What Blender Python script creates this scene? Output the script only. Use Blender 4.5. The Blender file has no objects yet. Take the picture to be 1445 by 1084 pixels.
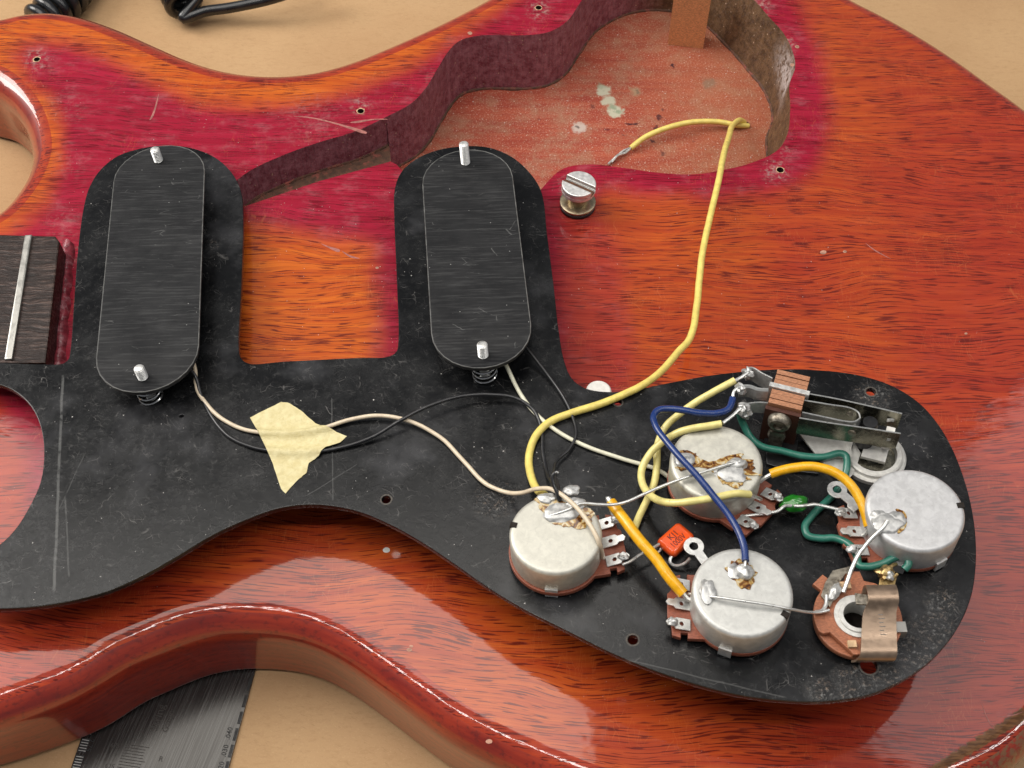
import bpy, math, random
import numpy as np
from mathutils import Vector, Matrix, noise as mnoise
from mathutils.geometry import delaunay_2d_cdt
random.seed(7)
R = math.radians
sc = bpy.context.scene
COL = sc.collection
# ---------------------------------------------------------------- camera, light, exposure (all lengths below in mm, scene in m)
TH, FPX, D0 = R(34), 1750.0, 372.0
cam_d = bpy.data.cameras.new('camera'); cam = bpy.data.objects.new('camera', cam_d); COL.objects.link(cam)
cam_d.sensor_width = 36; cam_d.lens = 36 * FPX / 1445
cam_d.clip_start = 0.01; cam_d.clip_end = 50
CAM = Vector((0, -math.sin(TH) * D0, math.cos(TH) * D0))
cam.location = CAM * 0.001; cam.rotation_euler = (TH, 0, 0)
cam_d.dof.use_dof = True; cam_d.dof.focus_distance = 0.355; cam_d.dof.aperture_fstop = 70
sc.camera = cam
w = bpy.data.worlds.new('World'); sc.world = w; w.use_nodes = True
bg = w.node_tree.nodes['Background']; bg.inputs[0].default_value = (0.92, 0.95, 1.0, 1); bg.inputs[1].default_value = 0.16

def area(name, loc, target, sx, sy, L, col):
    d = bpy.data.lights.new(name, 'AREA'); d.shape = 'RECTANGLE'; d.size = sx; d.size_y = sy
    d.energy = L * math.pi * sx * sy; d.color = col
    o = bpy.data.objects.new(name, d); COL.objects.link(o)
    o.location = loc; v = Vector(target) - Vector(loc)
    o.rotation_euler = v.to_track_quat('-Z', 'Y').to_euler()
    return o
area('window_light', (-0.24, 0.225, 0.80), (-0.24, 0.1, 0), 0.62, 0.50, 3.0, (1.0, 0.95, 0.88))
area('ceiling_tube_light', (0.3, -0.22, 1.0), (0.3, 0, 0), 2.5, 0.040, 19.0, (1.0, 0.97, 0.93))
area('left_fill_light', (-1.45, 0.55, 1.15), (0, 0, 0), 0.80, 0.95, 10.5, (1.0, 0.96, 0.91))  # added diffuse fill, on the side the shadows point from; no such window known
area('side_light', (0.55, 0.26, 0.80), (0.2, 0, 0), 0.40, 0.44, 1.5, (1.0, 0.95, 0.93))
sc.view_settings.view_transform = 'Standard'; sc.view_settings.look = 'None'
sc.view_settings.exposure = 0.15; sc.view_settings.gamma = 1
sc.cycles.use_denoising = True
sc.cycles.max_bounces = 8; sc.cycles.glossy_bounces = 4; sc.cycles.caustics_reflective = False; sc.cycles.caustics_refractive = False
# ---------------------------------------------------------------- measuring: photo pixel -> point on a plane of the place
cT, sT = math.cos(TH), math.sin(TH)
G0, GX, GY = 15.5, 0.045, -0.06   # the pickguard is propped on its knobs: its top face is z = G0 + GX * x + GY * y
def ray(px, py):
    a, b = (px - 722.5) / FPX, -(py - 542) / FPX
    return Vector((a, b * cT + sT, b * sT - cT))
def P(px, py, z=0.0):
    d = ray(px, py); t = (z - CAM.z) / d.z
    return CAM + d * t
def G(px, py, h=0.0):
    d = ray(px, py); t = (G0 + h + GX * CAM.x + GY * CAM.y - CAM.z) / (d.z - GX * d.x - GY * d.y)
    return CAM + d * t
NG = Vector((-GX, -GY, 1)).normalized(); XG = Vector((1, 0, GX)).normalized(); YG = NG.cross(XG)
class Frame:
    def __init__(s, o, ang=0.0, tilt=True):
        s.o = Vector(o); ex, ey, s.z = (XG, YG, NG) if tilt else (Vector((1,0,0)), Vector((0,1,0)), Vector((0,0,1)))
        s.x = ex * math.cos(ang) + ey * math.sin(ang); s.y = s.z.cross(s.x)
    def __call__(s, u, v, w_=0.0): return s.o + s.x * u + s.y * v + s.z * w_
    def inv(s, p): d = Vector(p) - s.o; return (d.dot(s.x), d.dot(s.y), d.dot(s.z))
GF = Frame((0, 0, G0))
# ---------------------------------------------------------------- curves and polygons
def catmull(pts, n=8, closed=False):
    P_ = [Vector(p) for p in pts]; N = len(P_); out = []
    rng = N if closed else N - 1
    for i in range(rng):
        p1, p2 = P_[i], P_[(i + 1) % N]
        p0 = P_[(i - 1) % N] if (closed or i > 0) else p1 * 2 - p2
        p3 = P_[(i + 2) % N] if (closed or i + 2 < N) else p2 * 2 - p1
        d1 = max((p1 - p0).length, 1e-6) ** .5; d2 = max((p2 - p1).length, 1e-6) ** .5; d3 = max((p3 - p2).length, 1e-6) ** .5
        m1 = ((p1 - p0) / d1 - (p2 - p0) / (d1 + d2) + (p2 - p1) / d2) * d2
        m2 = ((p2 - p1) / d2 - (p3 - p1) / (d2 + d3) + (p3 - p2) / d3) * d2
        for k in range(n):
            t = k / n; t2 = t * t; t3 = t2 * t
            out.append(p1 * (2*t3 - 3*t2 + 1) + m1 * (t3 - 2*t2 + t) + p2 * (-2*t3 + 3*t2) + m2 * (t3 - t2))
    if not closed: out.append(P_[-1].copy())
    return out
def resample(pts, step, closed=True):
    a = np.array([[p[0], p[1]] for p in pts]);
    if closed: a = np.vstack([a, a[:1]])
    s = np.concatenate([[0], np.cumsum(np.hypot(*np.diff(a, axis=0).T))])
    n = max(3, int(round(s[-1] / step))); t = np.linspace(0, s[-1], n + 1)
    if closed: t = t[:-1]
    return np.stack([np.interp(t, s, a[:, 0]), np.interp(t, s, a[:, 1])], 1)
def poly_area(a): x, y = a[:, 0], a[:, 1]; return 0.5 * np.sum(x * np.roll(y, -1) - y * np.roll(x, -1))
def offset(a, d):               # outward (d>0) for a closed polyline
    t = np.roll(a, -1, 0) - np.roll(a, 1, 0); t /= np.linalg.norm(t, axis=1)[:, None] + 1e-9
    n = np.stack([t[:, 1], -t[:, 0]], 1) * (1 if poly_area(a) > 0 else -1)
    return a + n * d
def inside(a, p):               # vectorised point in polygon
    x, y = p[:, 0], p[:, 1]; r = np.zeros(len(p), bool); b = np.roll(a, -1, 0)
    for (x0, y0), (x1, y1) in zip(a, b):
        if y0 == y1: continue
        c = ((y0 > y) != (y1 > y)) & (x < (x1 - x0) * (y - y0) / (y1 - y0) + x0); r ^= c
    return r
def dist_poly(a, p, closed=True):
    d = np.full(len(p), 1e9); b = np.roll(a, -1, 0); n = len(a) if closed else len(a) - 1
    for i in range(n):
        ab = b[i] - a[i]; t = np.clip(((p - a[i]) @ ab) / (ab @ ab + 1e-12), 0, 1)
        d = np.minimum(d, np.hypot(*(p - a[i] - t[:, None] * ab).T))
    return d
def sdist(a, p): return dist_poly(a, p) * np.where(inside(a, p), 1, -1)
def circle(c, r, n=24, ry=None): return [(c[0] + r * math.cos(2*math.pi*i/n), c[1] + (ry or r) * math.sin(2*math.pi*i/n)) for i in range(n)]
def cdt(outline, holes, spacing):
    """triangles filling an outline with holes, with a jittered grid of inner points"""
    loops = [np.asarray(outline, float)] + [np.asarray(h, float) for h in holes]
    lo, hi = loops[0].min(0), loops[0].max(0)
    gx, gy = np.meshgrid(np.arange(lo[0], hi[0], spacing), np.arange(lo[1], hi[1], spacing * .866))
    gx = gx + (np.arange(gx.shape[0]) % 2)[:, None] * spacing * .5
    g = np.stack([gx.ravel(), gy.ravel()], 1)
    k = inside(loops[0], g)
    for h in loops[1:]: k &= ~inside(h, g)
    g = g[k]
    for h in loops: 
        if len(g): g = g[dist_poly(h, g) > spacing * .45]
    vs, es = [], []
    for h in loops:
        n0 = len(vs); vs += [Vector(p) for p in h]; es += [(n0 + i, n0 + (i + 1) % len(h)) for i in range(len(h))]
    vs += [Vector(p) for p in g]
    ov, oe, of, _, _, _ = delaunay_2d_cdt(vs, es, [], 0, 1e-5)
    ov = np.array([[p[0], p[1]] for p in ov]); of = np.array([f for f in of if len(f) == 3])
    c = ov[of].mean(1); k = inside(loops[0], c)
    for h in loops[1:]: k &= ~inside(h, c)
    of = of[k]; t = ov[of]
    ar = (t[:,1,0]-t[:,0,0])*(t[:,2,1]-t[:,0,1])-(t[:,2,0]-t[:,0,0])*(t[:,1,1]-t[:,0,1])
    of[ar < 0] = of[ar < 0][:, ::-1]
    return ov, of
# ---------------------------------------------------------------- meshes
class M:
    def __init__(s): s.V, s.F, s.MI = [], [], []
    def add(s, vs, fs, mi=0):
        n = len(s.V); s.V += [Vector(v) for v in vs]; s.F += [tuple(i + n for i in f) for f in fs]; s.MI += [mi] * len(fs); return s
    def tube(s, pts, r, seg=10, caps=True, n=0, rfun=None):
        pts = [Vector(p) for p in pts]
        if n: pts = catmull(pts, n)
        T = [(pts[min(i+1, len(pts)-1)] - pts[max(i-1, 0)]).normalized() for i in range(len(pts))]
        u = T[0].orthogonal().normalized(); vs, fs = [], []
        for i, p in enumerate(pts):
            u = (u - T[i] * u.dot(T[i])).normalized(); v = T[i].cross(u)
            rr = r * (rfun(i / (len(pts) - 1)) if rfun else 1)
            for k in range(seg):
                a = 2 * math.pi * k / seg; vs.append(p + (u * math.cos(a) + v * math.sin(a)) * rr)
        for i in range(len(pts) - 1):
            for k in range(seg):
                a, b = i*seg + k, i*seg + (k+1) % seg; fs.append((a, b, b + seg, a + seg))
        if caps: fs += [tuple(range(seg - 1, -1, -1)), tuple(range((len(pts)-1)*seg, len(pts)*seg))]
        return s.add(vs, fs)
    def lathe(s, fr, prof, seg=32, closed=False):
        vs, fs = [], []; n = len(prof)
        for (r, z) in prof:
            for k in range(seg): a = 2*math.pi*k/seg; vs.append(fr(r*math.cos(a), r*math.sin(a), z))
        for i in range(n if closed else n - 1):
            j = (i + 1) % n
            for k in range(seg): fs.append((i*seg + k, i*seg + (k+1) % seg, j*seg + (k+1) % seg, j*seg + k))
        if not closed: fs += [tuple(range(seg - 1, -1, -1)), tuple(range((n-1)*seg, n*seg))]
        return s.add(vs, fs)
    def box(s, fr, x0, x1, y0, y1, z0, z1):
        v = [fr(x, y, z) for z in (z0, z1) for (x, y) in ((x0,y0),(x1,y0),(x1,y1),(x0,y1))]
        return s.add(v, [(3,2,1,0),(4,5,6,7),(0,1,5,4),(1,2,6,5),(2,3,7,6),(3,0,4,7)])
    def plate(s, fr, loops, z0, z1, bevel=0.0):
        """flat plate with holes and eased edges: loops of (x, y) in the frame"""
        cu = bpy.data.curves.new('t', 'CURVE'); cu.dimensions = '2D'; cu.fill_mode = 'BOTH'
        cu.extrude = (z1 - z0) / 2 - bevel; cu.bevel_depth = bevel; cu.bevel_resolution = 1; cu.offset = -bevel
        for lp in loops:
            sp = cu.splines.new('POLY'); sp.points.add(len(lp) - 1); sp.use_cyclic_u = True
            for q, p in zip(sp.points, lp): q.co = (p[0], p[1], 0, 1)
        ob = bpy.data.objects.new('t', cu); COL.objects.link(ob)
        me = bpy.data.meshes.new_from_object(ob.evaluated_get(bpy.context.evaluated_depsgraph_get()))
        zc = (z0 + z1) / 2
        s.add([fr(v.co.x, v.co.y, v.co.z + zc) for v in me.vertices], [tuple(f.vertices) for f in me.polygons])
        bpy.data.objects.remove(ob); bpy.data.curves.remove(cu); bpy.data.meshes.remove(me)
        return s
    def sheet(s, fr, outline, holes, spacing, hf, thick):
        v, f = cdt(outline, holes, spacing); n = len(v); H = hf(v)
        vs = [fr(p[0], p[1], h) for p, h in zip(v, H)] + [fr(p[0], p[1], h - thick) for p, h in zip(v, H)]
        fs = [tuple(t) for t in f] + [tuple(int(i) + n for i in t[::-1]) for t in f]
        from collections import Counter
        c = Counter()
        for t in f:
            for a, b in ((t[0],t[1]),(t[1],t[2]),(t[2],t[0])): c[(int(a), int(b))] += 1
        for (a, b) in list(c):
            if (b, a) not in c: fs.append((b, a, a + n, b + n))
        return s.add(vs, [tuple(int(i) for i in t) for t in fs])
    def blob(s, c, rx, ry, rz, fr=None, seed=0, rough=.25, n=10, freq=1.0):
        fr = fr or Frame((0,0,0), 0, False); vs, fs = [], []; m = n * 2
        for i in range(n + 1):
            th = math.pi * i / n
            for k in range(m):
                a = 2*math.pi*k/m; d = Vector((math.sin(th)*math.cos(a), math.sin(th)*math.sin(a), math.cos(th)))
                q = 1 + rough * mnoise.noise(d * 1.6 * freq + Vector((seed*3.1, seed*1.7, seed))) * 1.6
                o = Vector(c) + fr.x * d.x * rx * q + fr.y * d.y * ry * q + fr.z * d.z * rz * q; vs.append(o)
        for i in range(n):
            for k in range(m):
                a, b = i*m + k, i*m + (k+1) % m; fs.append((a, a + m, b + m, b))
        return s.add(vs, fs)
    def build(s, name, mat, parent=None, origin=None, smooth=40, **tags):
        o0 = Vector(origin) if origin is not None else (parent['_w'] if False else (ORG.get(parent.name, Vector()) if parent else Vector()))
        me = bpy.data.meshes.new(name)
        me.from_pydata([((v - o0) * 0.001)[:] for v in s.V], [], s.F)
        mats = mat if isinstance(mat, (list, tuple)) else [mat]
        for m_ in mats: me.materials.append(m_)
        if len(mats) > 1: me.polygons.foreach_set('material_index', s.MI)
        if smooth:
            me.polygons.foreach_set('use_smooth', [True] * len(me.polygons))
            me.set_sharp_from_angle(angle=R(smooth))
        me.validate(); me.update()
        ob = bpy.data.objects.new(name, me); COL.objects.link(ob); ORG[ob.name] = o0
        if parent:
            ob.parent = parent; pl = ORG.get(parent.name, Vector()); ob.location = (o0 - pl) * 0.001
        else: ob.location = o0 * 0.001
        for k, v in tags.items():
            if v: ob[k] = v
        return ob
ORG = {}
def thing(name, label, cat, loc, group=None):
    o = bpy.data.objects.new(name, None); COL.objects.link(o); o.empty_display_size = .01
    o.location = Vector(loc) * .001; ORG[o.name] = Vector(loc); o['label'] = label; o['category'] = cat
    if group: o['group'] = group
    return o
# ---------------------------------------------------------------- materials
class NT:
    def __init__(s, name):
        s.m = bpy.data.materials.new(name); s.m.use_nodes = True; s.t = s.m.node_tree; s.N = s.t.nodes; s.L = s.t.links
        s.b = s.N['Principled BSDF']
        tc = s.N.new('ShaderNodeTexCoord'); sm = s.N.new('ShaderNodeVectorMath'); sm.operation = 'SCALE'; sm.inputs['Scale'].default_value = 1000
        geo = s.N.new('ShaderNodeNewGeometry')
        s.L.new(geo.outputs['Position'], sm.inputs[0]); s.p = sm.outputs[0]     # place coordinates in mm
    def put(s, sock, v):
        if v is None: return
        if isinstance(v, bpy.types.NodeSocket): s.L.new(v, sock)
        elif isinstance(v, (tuple, list)) and sock.type == 'RGBA' and len(v) == 3: sock.default_value = (*v, 1)
        else: sock.default_value = v
    def set(s, **k):
        for a, v in k.items(): s.put(s.b.inputs[a.replace('_', ' ')], v)
        return s
    def scale(s, v, xyz):
        n = s.N.new('ShaderNodeVectorMath'); n.operation = 'MULTIPLY'; s.put(n.inputs[0], v); n.inputs[1].default_value = xyz; return n.outputs[0]
    def addv(s, a, b):
        n = s.N.new('ShaderNodeVectorMath'); n.operation = 'ADD'; s.put(n.inputs[0], a); s.put(n.inputs[1], b); return n.outputs[0]
    def rot(s, v, ang):
        n = s.N.new('ShaderNodeVectorRotate'); n.rotation_type = 'Z_AXIS'; s.put(n.inputs['Vector'], v); n.inputs['Angle'].default_value = ang; return n.outputs[0]
    def noise(s, v, sc_=1.0, det=3.0, rough=.55, dist=0.0, col=False):
        n = s.N.new('ShaderNodeTexNoise'); s.put(n.inputs['Vector'], v); n.inputs['Scale'].default_value = sc_
        n.inputs['Detail'].default_value = det; n.inputs['Roughness'].default_value = rough; n.inputs['Distortion'].default_value = dist
        return n.outputs['Color' if col else 'Fac']
    def voro(s, v, sc_=1.0, feat='F1', out='Distance', rnd=1.0):
        n = s.N.new('ShaderNodeTexVoronoi'); n.feature = feat; s.put(n.inputs['Vector'], v); n.inputs['Scale'].default_value = sc_
        n.inputs['Randomness'].default_value = rnd; return n.outputs[out]
    def ramp(s, f, stops, mode='LINEAR'):
        n = s.N.new('ShaderNodeValToRGB'); s.put(n.inputs[0], f); e = n.color_ramp.elements; n.color_ramp.interpolation = mode
        while len(e) < len(stops): e.new(.5)
        for q, (p, c) in zip(e, stops): q.position = p; q.color = (*c, 1) if isinstance(c, (tuple, list)) else (c, c, c, 1)
        return n.outputs[0]
    def mr(s, f, a, b, lo=0.0, hi=1.0):
        n = s.N.new('ShaderNodeMapRange'); n.interpolation_type = 'SMOOTHSTEP'; s.put(n.inputs[0], f)
        for i, v in enumerate((a, b, lo, hi)): n.inputs[i+1].default_value = v
        return n.outputs[0]
    def mix(s, f, a, b, mode='MIX'):
        n = s.N.new('ShaderNodeMix'); n.data_type = 'RGBA'; n.blend_type = mode
        s.put(n.inputs[0], f); s.put(n.inputs[6], a); s.put(n.inputs[7], b); return n.outputs[2]
    def math(s, op, a, b=None):
        n = s.N.new('ShaderNodeMath'); n.operation = op; s.put(n.inputs[0], a)
        if b is not None: s.put(n.inputs[1], b)
        return n.outputs[0]
    def near(s, c, r0, r1, sq=(1,1,1)):
        """1 within r0 of a point, 0 beyond r1"""
        n = s.N.new('ShaderNodeVectorMath'); n.operation = 'SUBTRACT'; s.put(n.inputs[0], s.p); n.inputs[1].default_value = c
        l = s.N.new('ShaderNodeVectorMath'); l.operation = 'LENGTH'; s.put(l.inputs[0], s.scale(n.outputs[0], sq))
        return s.mr(l.outputs['Value'], r0, r1, 1, 0)
    def attr(s, name):
        n = s.N.new('ShaderNodeAttribute'); n.attribute_name = name; return n.outputs['Fac']
    def sep(s, v): n = s.N.new('ShaderNodeSeparateXYZ'); s.put(n.inputs[0], v); return n.outputs
    def bump(s, h, dist, st=1.0, coat=False):
        n = s.N.new('ShaderNodeBump'); s.put(n.inputs['Height'], h); n.inputs['Distance'].default_value = dist * .001; n.inputs['Strength'].default_value = st
        s.L.new(n.outputs[0], s.b.inputs['Coat Normal' if coat else 'Normal']); return s
def plain(name, col, rough=.5, metal=0.0, var=.15, sc_=1.2, bump=0.0, dirt=None, dirt_lo=.52, **k):
    n = NT(name); a = n.noise(n.p, sc_, 4)
    c = n.mix(n.mr(a, .3, .7), tuple(x * (1 - var) for x in col), tuple(min(1, x * (1 + var)) for x in col))
    if dirt:
        c = n.mix(n.mr(n.noise(n.p, sc_ * .6, 5, .65), dirt_lo, dirt_lo + .2), c, dirt)
    n.set(Base_Color=c, Roughness=n.mr(a, .25, .75, rough * .8, min(1, rough * 1.25)), Metallic=metal, **k)
    if bump: n.bump(a, bump)
    return n.m

def wood_top():
    n = NT('mahogany_lacquer')
    warp = n.noise(n.scale(n.p, (.012, .02, .02)), 1, 2)
    wy = n.math('MULTIPLY', n.math('SUBTRACT', warp, .5), 20)
    cb = n.N.new('ShaderNodeCombineXYZ'); n.put(cb.inputs[1], wy)
    q = n.rot(n.addv(n.p, cb.outputs[0]), R(2.0))
    streak = n.noise(n.scale(q, (.016, .42, .42)), 1, 5, .6)
    mid = n.noise(n.scale(q, (.03, 3.0, 3.0)), 1, 3, .6)
    pore = n.noise(n.scale(q, (.125, 2.35, 2.35)), 1, 1.0, .45)
    pmask = n.noise(n.scale(q, (.04, .10, .1)), 1, 2)
    blot = n.noise(n.p, .03, 3)
    tone, stain = n.attr('tone'), n.attr('stain')
    red = n.mix(n.mr(streak, .3, .72), (.31, .024, .011), (.43, .048, .015))
    orange = n.mix(n.mr(streak, .3, .72), (.47, .070, .009), (.66, .150, .015))
    base = n.mix(n.mr(n.math('ADD', tone, n.math('MULTIPLY', n.math('SUBTRACT', blot, .5), .5)), .15, .85), red, orange)
    crim = n.mix(n.mr(streak, .3, .72), (.27, .008, .025), (.385, .017, .044))
    c = n.mix(stain, base, crim)
    c = n.mix(n.math('MULTIPLY', n.mr(mid, .42, .66), .32), c, n.mix(stain, (.17, .010, .006), (.13, .004, .012)))
    th = n.mr(n.math('ADD', pore, n.math('MULTIPLY', n.math('SUBTRACT', pmask, .5), .34)), .560, .625)
    c = n.mix(n.math('MULTIPLY', th, n.math('SUBTRACT', .86, n.math('MULTIPLY', stain, .25))), c, n.mix(stain, (.105, .007, .005), (.075, .002, .006)))
    # fine cross checking in the lacquer, dust and rubbed haze where the guard used to sit
    chk = n.voro(n.scale(n.addv(n.p, n.scale(n.noise(n.p, .2, 2, col=True), (2.2, 2.2, 0))), (.75, .11, 1)), 1, 'DISTANCE_TO_EDGE')
    ck = n.math('MULTIPLY', n.mr(chk, .0, .025, 1, 0), n.mr(n.noise(n.p, .05, 3), .45, .65))
    c = n.mix(n.math('MULTIPLY', ck, .20), c, (.75, .25, .08))
    haze = n.math('MULTIPLY', n.mr(n.noise(n.scale(n.p, (.1, .16, 1)), 1, 6, .7), .48, .78), n.math('ADD', n.math('MULTIPLY', stain, .24), .03))
    c = n.mix(haze, c, (.50, .22, .24))
    sp = n.voro(n.p, .55); spk = n.math('MULTIPLY', n.mr(sp, .035, .10, 1, 0), n.mr(n.noise(n.p, .09, 3), .5, .62))
    c = n.mix(n.math('MULTIPLY', spk, n.math('ADD', n.math('MULTIPLY', stain, .5), .22)), c, (.75, .6, .55))
    wr = n.attr('wear')
    c = n.mix(n.math('MULTIPLY', wr, n.mr(n.noise(n.p, .5, 6, .72), .44, .68)), c, n.mix(n.mr(n.noise(n.p, .8, 2), .4, .6), (.46, .29, .24), (.30, .20, .20)))
    c = n.mix(n.mr(n.math('ADD', n.attr('bare'), n.math('MULTIPLY', n.math('SUBTRACT', n.noise(n.p, .8, 5, .7), .5), .9)), .45, .6), c, n.mix(n.mr(n.noise(n.scale(n.p, (.3, 1.5, 1)), 1, 4), .4, .6), (.10, .042, .016), (.20, .09, .036)))
    rg = n.math('ADD', n.mr(haze, 0, .5, .32, .6), 0.0)
    n.set(Base_Color=c, Roughness=rg, Coat_Weight=n.math('MULTIPLY', n.mr(n.attr('gloss'), 0, 1, .12, 1.0), n.mr(n.attr('bare'), .3, .8, 1, .15)), Coat_Roughness=n.mr(n.noise(n.p, .2, 4), .3, .8, .025, .10), Coat_IOR=1.52, Specular_IOR_Level=.12)
    n.bump(n.math('SUBTRACT', n.math('MULTIPLY', streak, .3), th), .05, .6)
    n.bump(n.math('ADD', n.math('MULTIPLY', n.noise(n.scale(n.p, (.05, .09, 1)), 1, 3), 1.0), n.math('MULTIPLY', pore, .05)), .35, .35, coat=True)
    return n.m
def wood_side():
    n = NT('mahogany_side_lacquer')
    s = n.noise(n.scale(n.p, (.03, .08, .5)), 1, 5, .6); q = n.noise(n.scale(n.p, (.6, .6, .9)), 1, 4, .6)
    c = n.mix(n.mr(s, .3, .7), (.20, .009, .003), (.34, .028, .006))
    c = n.mix(n.math('MULTIPLY', n.mr(q, .5, .7), .6), c, (.09, .006, .004))
    worn = n.near(tuple(P(1400, 1046, -2)), 6, 30)
    c = n.mix(n.math('MULTIPLY', worn, n.mr(n.noise(n.p, .7, 5, .65), .42, .55)), c, (.20, .085, .035))
    n.set(Base_Color=c, Roughness=.35, Coat_Weight=1.0, Coat_Roughness=.03, Coat_IOR=1.55)
    n.bump(n.noise(n.p, .06, 3), .25, .3, coat=True)
    return n.m
def cavity_floor_mat():
    n = NT('dusty_cavity_floor')
    s = n.noise(n.scale(n.p, (.05, .5, .5)), 1, 5, .65)
    c = n.mix(n.mr(s, .3, .7), (.30, .046, .027), (.42, .095, .050))
    d = n.noise(n.p, .10, 7, .72)
    c = n.mix(n.math('MULTIPLY', n.mr(d, .42, .66), .75), c, (.36, .18, .11))
    x = n.sep(n.p)[0]
    c = n.mix(n.mr(x, 30, 85, 0, .5), c, (.36, .13, .06))
    g = n.noise(n.p, 1.6, 3, .7)
    c = n.mix(n.math('MULTIPLY', n.mr(g, .55, .68), .65), c, (.66, .42, .33))
    c = n.mix(n.math('MULTIPLY', n.mr(g, .46, .32), .6), c, (.20, .03, .03))
    sp = n.voro(n.p, .42); c = n.mix(n.mr(sp, .05, .11, .8, 0), c, (.7, .58, .48))
    pd = n.addv(n.p, n.scale(n.addv(n.noise(n.p, .35, 4, .6, col=True), (-.5, -.5, -.5)), (6, 6, 0)))
    def spot(a, b, r0, r1, col, k=1.0, sq=(1, 1, 1)):
        nonlocal c
        v = n.N.new('ShaderNodeVectorMath'); v.operation = 'SUBTRACT'; n.put(v.inputs[0], pd); v.inputs[1].default_value = tuple(P(a, b, -25.0))
        l = n.N.new('ShaderNodeVectorMath'); l.operation = 'LENGTH'; n.put(l.inputs[0], n.scale(v.outputs[0], (*sq[:2], 0)))
        c = n.mix(n.math('MULTIPLY', n.mr(l.outputs['Value'], r0, r1, 1, 0), k), c, col)
    pale, sage, smut = (.50, .48, .36), (.26, .30, .20), (.035, .012, .02)
    spot(851, 128, 2.2, 3.6, pale, .95); spot(858, 143, 2.0, 3.4, pale, .9); spot(868, 157, 2.6, 4.0, pale, .95); spot(865, 152, 1.0, 2.2, sage, .9); spot(874, 158, .6, 2.0, sage, .9); spot(848, 122, 1.2, 2.4, sage, .5)
    spot(818, 181, 2.0, 3.4, (.52, .42, .36), .95); spot(816, 180, .3, 1.4, (.10, .07, .06), .9, (1, 1.8, 1))
    spot(1000, 118, 1.5, 4.2, (.20, .15, .10), .6); spot(897, 129, 1.0, 3.4, (.36, .28, .17), .7); spot(900, 130, .2, 1.4, (.14, .09, .06), .7)
    for a, b, sx, sy, k in ((949, 92, 1.6, .8, .9), (893, 175, .45, 1.8, .9), (931, 165, 1.5, .8, .8), (925, 180, 1.3, 1.2, .8), (921, 200, 1.2, 1.2, .8), (880, 190, 1.4, 1.6, .6), (935, 155, 1.3, 1.6, .6), (856, 184, 1.4, 1.4, .5), (935, 218, 1.5, 1.2, .6), (905, 195, 1.6, 1.4, .5), (836, 150, 1.2, 1.4, .5), (980, 200, 1.6, 1.6, .4), (760, 170, 1.6, 1.6, .4)):
        spot(a, b, .5, 1.6, smut, k, (sx, sy, 1))
    n.set(Base_Color=c, Roughness=.75, Specular_IOR_Level=.25); n.bump(g, .25, .7)
    return n.m
def cavity_wall_mat():
    n = NT('cavity_wall_paint')
    x = n.sep(n.p)[0]; a = n.noise(n.p, .35, 6, .7); f = n.noise(n.p, 1.5, 4, .7)
    pur = n.mix(n.mr(a, .3, .7), (.20, .034, .055), (.42, .17, .205))
    bro = n.mix(n.mr(a, .3, .7), (.07, .038, .016), (.20, .115, .055))
    c = n.mix(n.mr(x, 40, 66), pur, bro)
    c = n.mix(n.math('MULTIPLY', n.math('MULTIPLY', n.mr(f, .48, .68), n.mr(x, 40, 66, 1, .35)), .42), c, (.40, .26, .28))
    w_ = n.near(tuple(P(1114, 112, -8)), 1, 11, (1, .5, .9))
    c = n.mix(n.math('MULTIPLY', w_, n.mr(n.noise(n.p, .45, 6, .7), .38, .55)), c, (.62, .55, .52))
    sp = n.voro(n.p, .35); c = n.mix(n.mr(sp, .06, .12, .9, 0), c, (.62, .45, .32))
    vs_ = n.noise(n.scale(n.p, (1.3, 1.3, .12)), 1, 4, .65)
    c = n.mix(n.math('MULTIPLY', n.mr(vs_, .45, .72), .35), c, n.mix(n.mr(x, 40, 66), (.05, .008, .014), (.03, .015, .006)))
    n.set(Base_Color=c, Roughness=.45, Specular_IOR_Level=.45); n.bump(n.math('ADD', f, vs_), .5, .8)
    return n.m
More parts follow.
